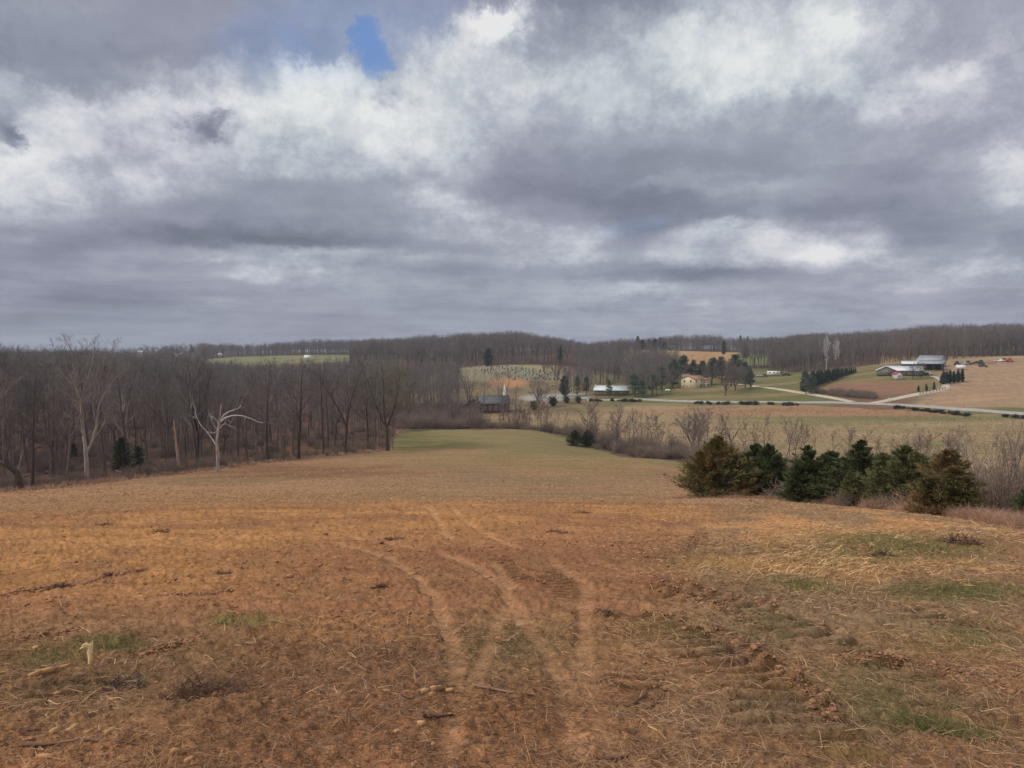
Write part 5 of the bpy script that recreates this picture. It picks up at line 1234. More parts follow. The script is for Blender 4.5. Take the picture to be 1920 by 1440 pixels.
DKWALL = mat_noise('dark_weathered_boards', sc(70,62,60), sc(92,84,80), scale=1, rough=.9)
OLIVEW = mat_noise('grey_green_siding', sc(112,110,100), sc(130,128,116), scale=1, rough=.8)
REDR = mat_noise('red_metal_roof', sc(150,74,66), sc(168,92,82), scale=1, rough=.6)
WOODP = mat_noise('grey_wood_post', sc(120,104,92), sc(148,130,116), scale=2, rough=.9)
STONE = mat_noise('headstone_granite', sc(120,120,120), sc(158,158,156), scale=1.5, rough=.5, rnd=.45)
STONED = mat_noise('dark_headstone_granite', sc(78,78,82), sc(104,104,108), scale=1.5, rough=.4, rnd=.4)
def site(name, label, px, py, r0, r1, face, group=None, cat='building', dz=0):
    x, y = base(px, py, r0, r1); return thing(name, label, cat, (x, y, g1(x, y)+dz), face-atan2(x, y)*1.0, group), math.hypot(x, y)
# cream house: gable wall towards the camera's left, long eave wall to the right
o, R_ = site('cream_house', 'cream two-storey house with brown roof on the hill beyond the road', 1303, 728, 340, 420, radians(0), dz=-.4)
o.rotation_euler.z = -atan2(o.location.x, o.location.y) + radians(56)
L, W, h, rise = 11.5, 8.2, 5.4, 1.5
o.location.x += .6; o.location.y += 5
part('wall', gable_walls(L, W, h, rise), CREAM, o); part('roof', gable_roof(L, W, h, rise, .55), BROWNR, o)
for yy, zz, ww, hh in ((2.1,4.2,.9,1.4),(-2.0,4.2,.9,1.4),(2.6,1.4,.7,.8),(0,1.4,.7,.8),(-2.6,1.4,.7,.8)): window(o, -L/2, yy, zz, ww, hh, 'x', -1)
for xx in (-3.6, .8): window(o, xx, -W/2, 4.2, .9, 1.4, 'y', -1)
window(o, .4, -W/2, 1.6, 1.6, 1.5, 'y', -1)
g_ = Geo(); bx(g_, 3.6, -W/2-1.2, 2.75, 3.6, 2.4, .2); 
for xx in (2.0, 5.2): bx(g_, xx, -W/2-2.3, 1.3, .16, .16, 2.7); bx(g_, xx, -W/2-2.3, 4.0, .12, .12, 2.3)
bx(g_, 3.6, -W/2-2.35, 3.7, 3.4, .06, .08); part('porch', g_, WHITEP, o)
g_ = Geo(); v = [(1.4,-W/2-2.8,5.0),(6.0,-W/2-2.8,5.0),(6.0,-W/2,5.5),(1.4,-W/2,5.5)]; g_.add(v+[(a,b,c+.14) for a,b,c in v], None, [[0,1,2,3],[4,7,6,5],[0,4,5,1],[1,5,6,2],[2,6,7,3],[3,7,4,0]]); part('porch_roof', g_, BROWNR, o)
g_ = gable_walls(6, 9.5, 6.0, 1.8); g_.v[0][:, 1] += 6.0; g_.v[0][:, 0] += .5; part('rear_wing', g_, CREAM, o)
g2 = gable_roof(6, 9.5, 6.0, 1.8, .5, offs=(.5, 6.0)); part('rear_roof', g2, BROWNR, o)
g_ = Geo(); bx(g_, 2.2, 1.2, 7.2, .7, .7, 1.6); part('chimney', g_, BRICK, o)
# church
o, R_ = site('brick_church', 'dark brick church with grey gable roof and white steeple behind the bare trees', 925, 772, 300, 400, 0)
o.rotation_euler.z += radians(8)
part('wall', gable_walls(13, 9, 4.2, 3.0), BRICK, o); part('roof', gable_roof(13, 9, 4.2, 3.0, .5), GREYR, o)
g_ = gable_walls(7, 8, 3.8, 2.4); g_.v[0][:] = np.stack([-g_.v[0][:, 1]-9.0, g_.v[0][:, 0]-1.0, g_.v[0][:, 2]], 1); part('side_wing', g_, BRICK, o)
g_ = gable_roof(7, 8, 3.8, 2.4, .4)
for i in range(len(g_.v)): g_.v[i] = np.stack([-g_.v[i][:, 1]-9.0, g_.v[i][:, 0]-1.0, g_.v[i][:, 2]], 1)
part('side_roof', g_, GREYR, o, label='slate grey roof of the side wing')
g_ = Geo(); bx(g_, 5.0, 0, 7.6, 1.3, 1.3, 1.6); bx(g_, 5.0, 0, 8.5, 1.5, 1.5, .15); st = part('steeple', g_, WHITEP, o)
g_ = Geo(); g_.add([(4.45,-.55,8.6),(5.55,-.55,8.6),(5.55,.55,8.6),(4.45,.55,8.6),(5,0,12.6)], [[0,1,4],[1,2,4],[2,3,4],[3,0,4]]); part('spire', g_, WHITEP, st)
for xx in (-4.5, -2, .5, 3): window(o, xx, -4.5, 2.3, .8, 1.9)
g_ = Geo(); bx(g_, 7.6, -2.0, 2.6, 2.4, 3, .15); [bx(g_, 8.6, yy, 1.25, .15, .15, 2.5) for yy in (-3.3,-.7)]; part('porch', g_, WHITEP, o)
window(o, 6.5, -2, 1.2, 1.2, 2.3, 'x', 1, name='door')
# long white-roofed building
o, R_ = site('long_white_building', 'long low building with bright white metal roof behind pines near the road', 1147, 740, 380, 420, 0)
o.rotation_euler.z -= radians(4)
part('wall', gable_walls(17, 7, 2.6, 1.6), OLIVEW, o); part('roof', gable_roof(17, 7, 2.6, 1.9, .6), WROOF, o)
g_ = Geo(); bx(g_, -8.2, 0, 4.6, .7, .7, 1.0); part('chimney', g_, WHITEP, o)
for xx in (-6, -3, 1, 5): window(o, xx, -3.5, 1.5, .9, 1.1)
# farm group
o, R_ = site('ranch_house', 'low house with long white roof and olive gable end beside the barns', 1700, 704, 405, 450, 0)
o.rotation_euler.z += radians(4); o.location.y += 2
part('wall', gable_walls(15, 8, 2.7, 1.7), OLIVEW, o); part('roof', gable_roof(15, 8, 2.7, 1.9, .7), WROOF, o)
g_ = gable_walls(7, 8.4, 2.6, 2.0); g_.v[0][:] = np.stack([-g_.v[0][:, 1]-8.5, g_.v[0][:, 0]-1.5, g_.v[0][:, 2]], 1); part('gable_wing', g_, OLIVEW, o)
g_ = gable_roof(7, 8.4, 2.6, 2.0, .5)
for i in range(len(g_.v)): g_.v[i] = np.stack([-g_.v[i][:, 1]-8.5, g_.v[i][:, 0]-1.5, g_.v[i][:, 2]], 1)
part('wing_roof', g_, WROOF, o)
for xx in (-4, -1, 2, 5): window(o, xx, -4, 1.5, 1.0, 1.2)
window(o, -8.5, -5.02, 1.5, 1.2, 1.2)
o, R_ = site('garden_shed', 'small white shed with red gable roof on the lawn in front of the low house', 1682, 711, 395, 425, 0); o.rotation_euler.z += radians(-68)
part('wall', gable_walls(4.2, 3.4, 2.5, 1.2), WHITEP, o); part('roof', gable_roof(4.2, 3.4, 2.5, 1.2, .3), REDR, o); window(o, 0-2.1, 0, 1.5, .7, 1.2, 'x', -1)
window(o, 2.1, 0, 1.5, .7, 1.2, 'x', 1)
for yy in (-1.5, 1.5): pass
o, R_ = site('metal_barn', 'large grey metal barn with wide gable roof, highest building of the farm', 1762, 690, 440, 480, 0); o.rotation_euler.z += radians(-14); o.location.y += 8
part('wall', gable_walls(11, 14, 3.8, 2.8), SIDING, o); part('roof', gable_roof(11, 14, 3.8, 2.8, .5), GROOF, o)
for xx in (1, 4): g_ = Geo(); bx(g_, xx, -7.03, 1.6, 2.2, .1, 3.1); part('door', g_, DKWALL, o)
o, R_ = site('open_shed', 'open-sided shed with white lean-to roof in front of the metal barn', 1745, 693.5, 425, 460, 0); o.rotation_euler.z += radians(-8)
g_ = Geo()
for a in ((-5.5,0),(-2,0),(1.5,0),(5.5,0)): bx(g_, a[0], -4.2, 1.6, .25, .25, 3.2)
for a in ((-5.5,0),(5.5,0)): bx(g_, a[0], 0, 2.0, .2, 8, 4.0)
bx(g_, 0, 4.2, 2.2, 11, .2, 4.4); part('frame', g_, DKWALL, o)
g_ = Geo(); v = [(-6.2,-5,3.3),(6.2,-5,3.3),(6.2,4.8,5.0),(-6.2,4.8,5.0)]; g_.add(v+[(a,b,c+.15) for a,b,c in v], None, [[0,1,2,3],[4,7,6,5],[0,4,5,1],[1,5,6,2],[2,6,7,3],[3,7,4,0]]); part('roof', g_, GROOF, o)
o, R_ = site('low_barn', 'low barn with white roof between the low house and the metal barn', 1722, 691, 430, 470, 0); o.rotation_euler.z += radians(6)
part('wall', gable_walls(16, 7, 2.6, 1.3), DKWALL, o); part('roof', gable_roof(16, 7, 2.6, 1.3, .5), WROOF, o)
o, R_ = site('trailer_box', 'small white storage trailer right of the metal barn', 1801, 693, 430, 480, 0); g_ = Geo(); bx(g_, 0, 0, 1.5, 4.4, 2.2, 2.0); part('body', g_, WHITEP, o); g_ = Geo(); [bx(g_, sx_, sy_, .3, .7, .25, .6) for sx_ in (-1, 1) for sy_ in (-1.1, 1.1)]; part('wheel', g_, DKWALL, o)
o['category'] = 'trailer'
# far houses
def far_house(px, py, r0, r1, L, W, h, label, roof, wall, rot=0):
    o, R_ = site('farmhouse', label, px, py, r0, r1, 0); o.rotation_euler.z += radians(rot)
    part('wall', gable_walls(L, W, h, W*.22), wall, o); part('roof', gable_roof(L, W, h, W*.22, .5), roof, o)
    for xx in (-L*.3, 0, L*.3): window(o, xx, -W/2, h*.55, 1.2, 1.3)
    return o
far_house(1262, 650, 640, 900, 13, 8, 3.0, 'distant white house on top of the orange hill field', GREYR, WHITEP, 5)
def ridge_house(px, py, R, L, label):
    x, y = polar(px, R); t = tan(atan((py-720)/F)+PITCH); z = EYE-y*t
    z = max(z, g1(x, y)); o = thing('farmhouse', label, 'building', (x, y, g1(x, y)-.2), -atan2(x, y)); hh = max(3, z-g1(x, y)+2)
    part('wall', gable_walls(L, 9, hh, 2.2), WHITEP, o); part('roof', gable_roof(L, 9, hh, 2.2, .6), WROOF, o)
ridge_house(265, 663, 1080, 8, 'far white roof above the woods, leftmost of three on the horizon')
ridge_house(336, 667.5, 1000, 10, 'far white roof above the woods, middle of three on the horizon')
ridge_house(416, 667.5, 1040, 8, 'far white roof above the woods, rightmost of three on the horizon')
ridge_house(577, 677, 800, 6, 'tiny white building at the foot of the far green hill field')
# vehicles and farm gear
TYRE = mat_noise('black_rubber', sc(38,38,40), sc(50,50,52), scale=3, rough=.8)
def vehicle(px, py, r0, r1, label, mat, kind='car', rot=0):
    x, y = base(px, py, r0, r1); o = thing('parked_'+kind, label, kind, (x, y, g1(x, y)), -atan2(x, y)+radians(rot))
    L, H_ = {'car': (4.5, 1.45), 'truck': (5.4, 1.8), 'camper': (7.5, 3.0), 'tractor': (3.6, 2.4)}[kind]
    g_ = Geo()
    if kind == 'camper': bx(g_, 0, 0, 1.75, L, 2.4, 2.4)
    else:
        prof = [(-L/2,.35),(L/2,.35),(L/2,.85),(L*.27,.95),(L*.14,H_),(-L*.25,H_),(-L*.36,.98),(-L/2,.92)] if kind != 'truck' else [(-L/2,.45),(L/2,.45),(L/2,1.0),(L*.25,1.1),(L*.15,H_),(-L*.08,H_),(-L*.12,1.1),(-L/2,1.1)]
        n = len(prof); vs = [(a, s*.9, b) for s in (-1, 1) for a, b in prof]; g_.add(vs, [[0, i, i+1] for i in range(1, n-1)]+[[n, n+i+1, n+i] for i in range(1, n-1)], [[i, i+n, (i+1) % n+n, (i+1) % n] for i in range(n)])
    part('body', g_, mat, o)
    if kind == 'camper':
        for xx in (-2.2, .3, 2.4): window(o, xx, -1.2, 2.1, .9, .7)
    else:
        g_ = Geo(); bx(g_, -L*.06, -.905, H_*.78, L*.28, .02, .3); part('side_window', g_, GLASS, o)
    for xx in (-L*.31, L*.31):
        for s in (-1, 1):
            a = np.arange(10)*2*pi/10; r = .34; g_ = Geo(); vs = [(xx+r*cos(t), s*.92-.1+dd, .34+r*sin(t)) for dd in (0, .2) for t in a]
            g_.add(vs, [[0, i+1, i] for i in range(1, 9)]+[[10, 10+i, 10+i+1] for i in range(1, 9)], [[i, (i+1) % 10, (i+1) % 10+10, i+10] for i in range(10)]); part('wheel', g_, TYRE, o)
    return o
DKCAR = mat_noise('dark_car_paint', sc(46,50,56), sc(56,60,66), scale=1, rough=.3, spec=.5); REDM = mat_noise('faded_red_paint', sc(136,70,62), sc(156,86,76), scale=1, rough=.6); SILV = mat_noise('silver_paint', sc(150,152,156), sc(166,168,172), scale=1, rough=.35, spec=.5)
vehicle(1450, 704.5, 420, 520, 'white camper parked at the wood edge beyond the lawn', WHITEP, 'camper')
vehicle(1433, 706, 420, 520, 'dark car parked left of the white camper', DKCAR, 'car')
vehicle(1425, 706.5, 420, 520, 'silver car parked at the left end of the row before the camper', SILV, 'car')
vehicle(1474, 705, 420, 520, 'dark pickup parked right of the white camper', DKCAR, 'truck')
vehicle(1655, 697.5, 400, 460, 'white car parked at the gable end of the low house', WHITEP, 'car')
vehicle(1730, 703.5, 400, 450, 'dark pickup in the farm yard by the lane', DKCAR, 'truck')
vehicle(1741, 703.5, 400, 450, 'silver car in the farm yard next to the dark pickup', SILV, 'car')
vehicle(1722, 703, 400, 450, 'faded red pickup at the left of the farm yard vehicles', REDM, 'truck')
for px, py, m, k, lab in ((1795,685,DKCAR,'tractor','dark tractor nearest the barn in the machinery row'),(1806,684,SILV,'truck','silver truck in the machinery row'),(1816,684,DKCAR,'tractor','dark tractor in the middle of the machinery row'),(1832,683,DKCAR,'truck','dark truck toward the right of the machinery row'),(1840,682.5,DKCAR,'tractor','dark tractor at the right end of the machinery row'),
                          (1874,678.5,WHITEP,'truck','white truck on the crest of the tan field'),(1884,678.5,REDM,'tractor','red farm implement beside the white truck on the crest'),(1894,679,REDM,'tractor','red farm implement at the right end on the crest'),(1843,688,DKCAR,'car','dark low trailer alone on the tan field below the machinery')):
    vehicle(px, py, 450, 620, lab, m, k)
def pole(px, py, r0, r1, top, label, name='utility_pole', mat=None, arm=True, r=.14):
    x, y = base(px, py, r0, r1); R = math.hypot(x, y); H_ = EYE-y*tan(atan((top-720)/F)+PITCH)-g1(x, y)
    o = thing(name, label, 'pole', (x, y, g1(x, y)-.2), -atan2(x, y)); T = Geo(); T.add(*_tq(tubes(np.array([[[0,0,0],[0,0,H_]]]), np.array([[r, r*.7]]), 7))); part('post', T, mat or WOODP, o)
    if arm: g_ = Geo(); bx(g_, 0, 0, H_-.7, 2.2, .12, .14); part('crossarm', g_, mat or WOODP, o)
pole(1297, 714, 380, 440, 664, 'tall thin utility pole behind the cream house')
pole(1549, 693, 430, 500, 672, 'pale utility pole at the wood edge left of the mound', mat=WHITEP)
pole(1752, 694, 420, 460, 676, 'utility pole standing in front of the barns')
pole(1807, 766, 335, 360, 750, 'thin post in the tan field left of the next post', 'field_post', arm=False, r=.07); pole(1883, 764, 345, 400, 757, 'thin post in the tan field near the right edge', 'field_post', arm=False, r=.07)
# rail fence on the lane bend
LP = pl([(1725,741),(1740,737.5),(1755,734.5),(1765,732.5),(1772,730.5)], 330, 420); LP = cr_poly(LP, 4)
o = thing('rail_fence', 'wooden guard rail with dark posts along the bend of the farm lane', 'fence', (float(LP[0, 0]), float(LP[0, 1]), g1(*LP[0])))
d_ = np.concatenate([[0], np.cumsum(np.hypot(*np.diff(LP, axis=0).T))]); ox, oy, oz = o.location
fp = [(np.interp(s_, d_, LP[:, 0]), np.interp(s_, d_, LP[:, 1])) for s_ in np.linspace(0, d_[-1], 9)]
for a, b in fp: g_ = Geo(); bx(g_, a-ox, b-oy, g1(a, b)-oz+.6, .2, .2, 1.5); part('post', g_, DKWALL, o)
for (a, b), (c, d) in zip(fp[:-1], fp[1:]):
    T = Geo(); T.add(*_tq(tubes(np.array([[[a-ox, b-oy-.15, g1(a, b)-oz+1.0], [c-ox, d-oy-.15, g1(c, d)-oz+1.0]]]), np.array([[.12, .12]]), 5))); part('rail', T, WOODP, o)
o, R_ = site('farm_gate', 'grey metal stock panel standing in the grass between the lane and the road', 1735, 750, 330, 380, 0, cat='gate')
for k in range(5): g_ = Geo(); bx(g_, 0, 0, .35+.27*k, 4.6, .06, .07); part('bar', g_, SIDING, o)
for xx in (-2.3, 0, 2.3): g_ = Geo(); bx(g_, xx, .05, .8, .1, .06, 1.5); part('upright', g_, SIDING, o)
for px, lab in ((1666, 'left mailbox on its post at the lane entrance'), (1673, 'right, rounder mailbox at the lane entrance')):
    o, R_ = site('mailbox', lab, px, 752.5, 330, 380, 0, cat='mailbox'); g_ = Geo(); bx(g_, 0, 0, .55, .12, .12, 1.1); part('post', g_, WOODP, o); g_ = Geo(); bx(g_, 0, 0, 1.3, .45, .6, .4); part('box', g_, WHITEP, o)
o, R_ = site('white_barrel', 'white horizontal tank lying at the foot of the pines left of the cream house', 1252, 734, 345, 400, 0, cat='tank')
T = Geo(); T.add(*_tq(tubes(np.array([[[-1.4,0,.7],[-1.2,0,.7],[1.2,0,.7],[1.4,0,.7]]]), np.array([[.2,.5,.5,.2]]), 10))); part('tank', T, WHITEP, o, True); g_ = Geo(); bx(g_, -.8, 0, .2, .2, .7, .4); bx(g_, .8, 0, .2, .2, .7, .4); part('cradle', g_, SIDING, o)
# red panels along the crest
for i, px in enumerate(np.linspace(1850, 1864, 4)):
    o, R_ = site('cattle_panel', 'faded red stock panel in the short row on the tan field crest', px, 683, 460, 620, 0, 'red stock panels', 'gate'); g_ = Geo(); [bx(g_, 0, 0, .3+.35*k, 1.6, .06, .1) for k in range(4)]; bx(g_, -.8, .04, .8, .1, .05, 1.6); bx(g_, .8, .04, .8, .1, .05, 1.6); part('bars', g_, REDM, o)
# graveyard
hs = []
for kind in range(3):
    g_ = Geo()
    bx(g_, 0, 0, .12, 1.3, .55, .24)
    if kind == 0: bx(g_, 0, 0, .7, 1.0, .26, .92)
    elif kind == 1:
        a = np.linspace(0, pi, 7); v = [(-.5,-.13,.24),(.5,-.13,.24)]+[(.5*cos(t), -.13, .8+.38*sin(t)) for t in a]; n = len(v); v += [(p_[0], .13, p_[2]) for p_ in v]
        g_.add(v, [[0, i, i+1] for i in range(1, n-1)]+[[n, n+i+1, n+i] for i in range(1, n-1)], [[i, i+n, (i+1) % n+n, (i+1) % n] for i in range(n)])
    else: g_.add([(-.2,-.2,.24),(.2,-.2,.24),(.2,.2,.24),(-.2,.2,.24),(0,0,2.0)], [[0,1,4],[1,2,4],[2,3,4],[3,0,4]])
    hs.append([g_.mesh('headstone', [STONE]), g_.mesh('headstone', [STONED])])
cnt = 0
for r in range(13):
    py = 686.5 + r*2.15
    lo = np.interp(py, [686, 692, 700, 712], [868, 885, 905, 960]); hi = np.interp(py, [686, 690, 700, 712], [950, 985, 1050, 1050])
    px = lo + RW.uniform(0, 6)
    while px < hi and cnt < 290:
        x, y = base(px, py + RW.uniform(-.5, .5), 455, 575); k = RW.choice(3, p=[.5, .42, .08]); dk = int(RW.rand() < .45)
        ob = link_mesh('headstone', hs[k][dk], None, (x, y, g1(x, y)-.05)); ob.rotation_euler = (0, 0, -atan2(x, y)+RW.normal(0, .2)); s = RW.uniform(.6, 1.1); ob.scale = (s, s, s)
        put_props(ob, ('dark granite headstone' if dk else 'pale grey headstone')+' in the crowded rows of the hillside graveyard', 'headstone', 'dark headstones in the graveyard' if dk else 'pale headstones in the graveyard'); cnt += 1
        px += RW.uniform(3.5, 9)
# ------------------------------------------------------------------ things lying on the cleared field
def NG(x, y):
    """ground height with the small relief"""
    x = np.atleast_1d(np.asarray(x, float)); y = np.atleast_1d(np.asarray(y, float))
    return G(x, y) + near_relief(x, y, np.hypot(x, y))[0]
RL = np.random.RandomState(77)
CHIPW = mat_noise('fresh_split_wood', sc(194,152,108), sc(166,126,86), scale=9, stretch=(1, 6, 6), bump=.4, bdist=.004, rnd=.12)
STUMPW = mat_noise('torn_pale_wood', sc(236,212,164), sc(206,172,120), scale=20, stretch=(3, 3, .5), bump=.3, bdist=.003)
STICK = mat_noise('weathered_sticks', sc(96,74,62), sc(134,104,86), scale=6, rnd=.25)
DSTICK = mat_noise('dark_twigs', sc(78,64,58), sc(112,94,84), scale=6, rnd=.2, island=.3)
STRAWM = mat_noise('dry_straw', sc(150,118,88), sc(190,156,118), scale=1.2, island=.35)
VSTUB = mat_noise('old_stubble', sc(128,106,78), sc(172,144,110), scale=.05, island=.35)
STRAWB = mat_noise('pale_straw', sc(172,136,98), sc(202,166,122), scale=1.2, island=.3)
STRAWD = mat_noise('brown_litter', sc(108,82,66), sc(150,120,98), scale=1.2, island=.4)
GRASSM = mat_noise('short_green_grass', sc(84,88,50), sc(120,118,76), scale=.8, island=.35)
CLODM = mat_noise('soil_clods', sc(128,90,66), sc(166,124,92), scale=14, island=.25, bump=.6, bdist=.01)
def near_pts(n, r0=3.4, r1=30, pw=1.0, amax=40):
    """points over the field, thinning with distance"""
    u = RL.rand(n); R = (r0**-pw + u*(r1**-pw - r0**-pw))**(-1/pw) if pw else np.exp(np.log(r0)+u*np.log(r1/r0))
    az = np.radians(RL.uniform(-amax, amax, n)); return R*np.sin(az), R*np.cos(az), R
def masks(x, y):
    z = G(x, y); A = 960 + F*x/np.maximum(y, .1); _, PY = ppy(x, np.maximum(y, .3), z); return A, PY
def blades(name, x, y, ln, wd, mat, label, cat, up=.15, upj=.2, ang=None, bend=.14, lift=.01, chunk=None):
    n = len(x); z = NG(x, y) + lift
    a = RL.rand(n)*2*pi if ang is None else ang; el = np.abs(RL.normal(up, upj, n)); el = np.clip(el, 0, 1.4)
    d = np.stack([np.cos(a)*np.cos(el), np.sin(a)*np.cos(el), np.sin(el)], 1); p0 = np.stack([x, y, z], 1)
    kink = RL.normal(0, bend, (n, 3)); kink[:, 2] *= .3
    p1 = p0 + d*(ln*.5)[:, None]; p2 = p1 + norm(d+kink)*(ln*.5)[:, None]; p2[:, 2] -= ln*.12*(el < .5)
    zz = NG(p2[:, 0], p2[:, 1]) + .004; p2[:, 2] = np.maximum(p2[:, 2], zz)
    V_, t, q = slivers(RL, np.stack([p0, p1, p2], 1), wd); g_ = Geo(); g_.add(V_, t, q)
    return put_props(link_mesh(name, g_.mesh(name, [mat])), label, cat, None, 'stuff')
# straw and mulch: aligned mostly with the mowing direction
x, y, R = near_pts(70000, 3.4, 22, .9); A, PY = masks(x, y)
trk = near_relief(x, y, R)[1]; keep = (RL.rand(len(x)) > trk*.95+.6*near_relief(x, y, R)[2]) & (RL.rand(len(x)) < .35+.65*smooth(.38, .6, fbm(x*.9, y*.9, 3))); keep &= (RL.rand(len(x)) < np.where((A < 1150) & (PY < 1180), .12, .85))
x, y, R = x[keep], y[keep], R[keep]
blades('mulch_litter', x, y, RL.uniform(.03, .11, len(x)), np.clip(.0030*R/4, .003, .012)*RL.uniform(.6, 1.6, len(x)), STRAWD, 'brown shredded plant litter strewn over the near soil', 'plant litter', .10, .2)
x, y, R = near_pts(80000, 3.4, 26, .8); A, PY = masks(x, y)
dn = np.clip(.30 + .7*smooth(1050, 1400, A+(PY-1100)*.6) + .9*ell(A, PY, 1640, 1000, 420, 60, .6), 0, 1.0)*(.25+.75*smooth(.4, .62, fbm(x*.6+5, y*.6, 3))); dn *= np.where((A < 1150) & (PY < 1170), .12, .8)
trk = near_relief(x, y, R)[1]; keep = RL.rand(len(x)) < dn*(1-trk*.95)*(1-.7*np.clip(near_relief(x, y, R)[2], 0, 1)); x, y, R = x[keep], y[keep], R[keep]
blades('dry_straw', x, y, RL.uniform(.05, .19, len(x)), np.clip(.0026*R/4, .003, .012)*RL.uniform(.7, 1.6, len(x)), STRAWM, 'dry tan straw scattered over the mown ground', 'straw', .12, .25)
# bright straw patches on the right
n = 3400; px = np.concatenate([RL.normal(1500, 50, n//3), RL.uniform(1400, 1920, n//3), RL.normal(1640, 160, n//3)]); py = np.concatenate([RL.normal(1035, 17, n//3), RL.normal(1000, 9, n//3), RL.normal(1072, 11, n//3)])
P2_ = []
tb = np.linspace(970, 1120, 60)
for a, b in zip(px, py):
    P2_.append((a, b))
RR = np.geomspace(5, 40, 400)
def fast_hit(px, py):
    px = np.asarray(px, float); py = np.asarray(py, float); u = (px-960)/F; v = (py-720)/F
    dx, dy, dz = u, cos(PITCH)-v*sin(PITCH), -sin(PITCH)-v*cos(PITCH); h = np.sqrt(dx**2+dy**2)
    X = RR[None]*(dx/h)[:, None]; Y = RR[None]*(dy/h)[:, None]; D = EYE + RR[None]*(dz/h)[:, None] - G(X, Y)
    k = np.argmax(D < 0, 1); k = np.where((D < 0).any(1), k, 399); return RR[k]*dx/h, RR[k]*dy/h
x, y = fast_hit(px, py); R = np.hypot(x, y); x = x + RL.normal(0, .1, len(x)); y = y+RL.normal(0, .3, len(x))
blades('pale_straw', x, y, RL.uniform(.07, .22, len(x)), np.full(len(x), .010)*RL.uniform(.7, 1.6, len(x)), STRAWB, 'pale bright straw lying in bands on the right of the field', 'straw', .15, .25, ang=RL.normal(0.1, .8, len(x)))
# grass
gx = []; 
for cx, cy, rx, ry, k in ((1690,1036,170,24,3600),(1500,1096,50,7,500),(1800,1110,150,14,2200),(1760,1385,100,45,2600),(1650,1300,90,45,1400),(440,1166,50,9,250),(210,1216,60,11,420),(1430,1180,90,22,800),(1240,1180,80,18,600),(80,1235,70,18,500),(1820,1200,100,36,1400),(985,1210,100,30,600)):
    a = RL.normal(cx, rx*.6, k); b = RL.normal(cy, ry*.6, k); gx.append(np.stack(fast_hit(a, np.clip(b, 1000, 1438)), 1))
gx = np.vstack(gx) + RL.normal(0, .06, (sum(len(g) for g in gx), 2)); R = np.hypot(*gx.T)
blades('green_grass', gx[:, 0], gx[:, 1], RL.uniform(.03, .09, len(gx)), np.clip(.0018*R/4, .002, .009), GRASSM, 'short green grass in patches on the right of the field', 'grass', .7, .35)
# clods: small lumps
ico = bmesh.new(); bmesh.ops.create_icosphere(ico, subdivisions=1, radius=1); IV = np.array([v.co[:] for v in ico.verts]); IF = np.array([[v.index for v in f.verts] for f in ico.faces]); ico.free()
def lumps(name, x, y, s, mat, label, cat, kind='stuff'):
    n = len(x); z = NG(x, y); sc3 = np.stack([s*RL.uniform(.8, 1.5, n), s*RL.uniform(.7, 1.2, n), s*RL.uniform(.35, .65, n)], 1)
    V_ = IV[None]*sc3[:, None]*(1+RL.normal(0, .28, (n, len(IV), 1))); a = RL.rand(n)*6.28; ca, sa = np.cos(a)[:, None], np.sin(a)[:, None]
    V_ = np.stack([V_[..., 0]*ca-V_[..., 1]*sa, V_[..., 0]*sa+V_[..., 1]*ca, V_[..., 2]], -1)+np.stack([x, y, z+s*.15], 1)[:, None]
    g_ = Geo(); g_.add(V_.reshape(-1, 3), (IF[None]+np.arange(n)[:, None, None]*len(IV)).reshape(-1, 3)); return put_props(link_mesh(name, g_.mesh(name, [mat])), label, cat, None, kind)
x, y, R = near_pts(34000, 3.6, 26, .8); A, PY = masks(x, y); f = fbm(x*1.3, y*1.3, 3); _, tr_, lg_, bm_ = near_relief(x, y, R)
keep = RL.rand(len(x)) < (.10+.5*smooth(.5, .68, f)+.9*bm_+.5*lg_)*(1-tr_); x, y, R = x[keep], y[keep], R[keep]
lumps('soil_clods', x, y, np.clip(RL.exponential(.0045, len(x))+.0045, 0, .026)*np.clip(R/7, .8, 1.8), CLODM, 'crumbly brown soil clods along the wheel ridges', 'clods')
bp = []
for P_b, w, h in _bm:
    k = 420; i = RL.randint(0, len(P_b)-1, k); t = RL.rand(k)[:, None]; bp.append(P_b[i]*(1-t)+P_b[i+1]*t + RL.normal(0, w*.6, (k, 2)))
bp = np.vstack(bp); lumps('ridge_clods', bp[:, 0], bp[:, 1], np.clip(RL.exponential(.006, len(bp))+.006, 0, .026), CLODM, 'larger clods thrown up along the deep tyre ruts', 'clods')
# wood chips, each its own thing
def chip(px, py, wpx, hpx, rot, label, splits=1):
    x, y = hit(px, py, 3, 40); R = math.hypot(x, y, EYE-g1(x, y)); L = wpx/F*R; W = max(.02, hpx/F*R*1.05); n = 6
    a = np.linspace(0, 2*pi, n, endpoint=False); rr = 1+RL.normal(0, .22, n); top = np.stack([np.cos(a)*L/2*rr, np.sin(a)*W/2*rr, np.full(n, .008+.008*RL.rand())], 1); top[:, 2] += RL.normal(0, .004, n)
    bot = top*[.85, .8, 0]+[0, 0, -.012]; v = np.vstack([top, bot, [[0, 0, top[:, 2].mean()+.006]]]); i = np.arange(n); j = (i+1) % n
    g_ = Geo(); g_.add(v, np.vstack([np.stack([i, j, np.full(n, 2*n)], 1)]), np.stack([i, i+n, j+n, j], 1)); zc = float(NG(x, y)[0])
    ob = link_mesh('wood_chip', g_.mesh('wood_chip', [CHIPW]), None, (x, y, zc+.012)); ob.rotation_euler = (RL.normal(0, .12)+.06, RL.normal(0, .1), rot-atan2(x, y)); put_props(ob, label, 'wood chip', 'fresh wood chips on the soil'); return ob
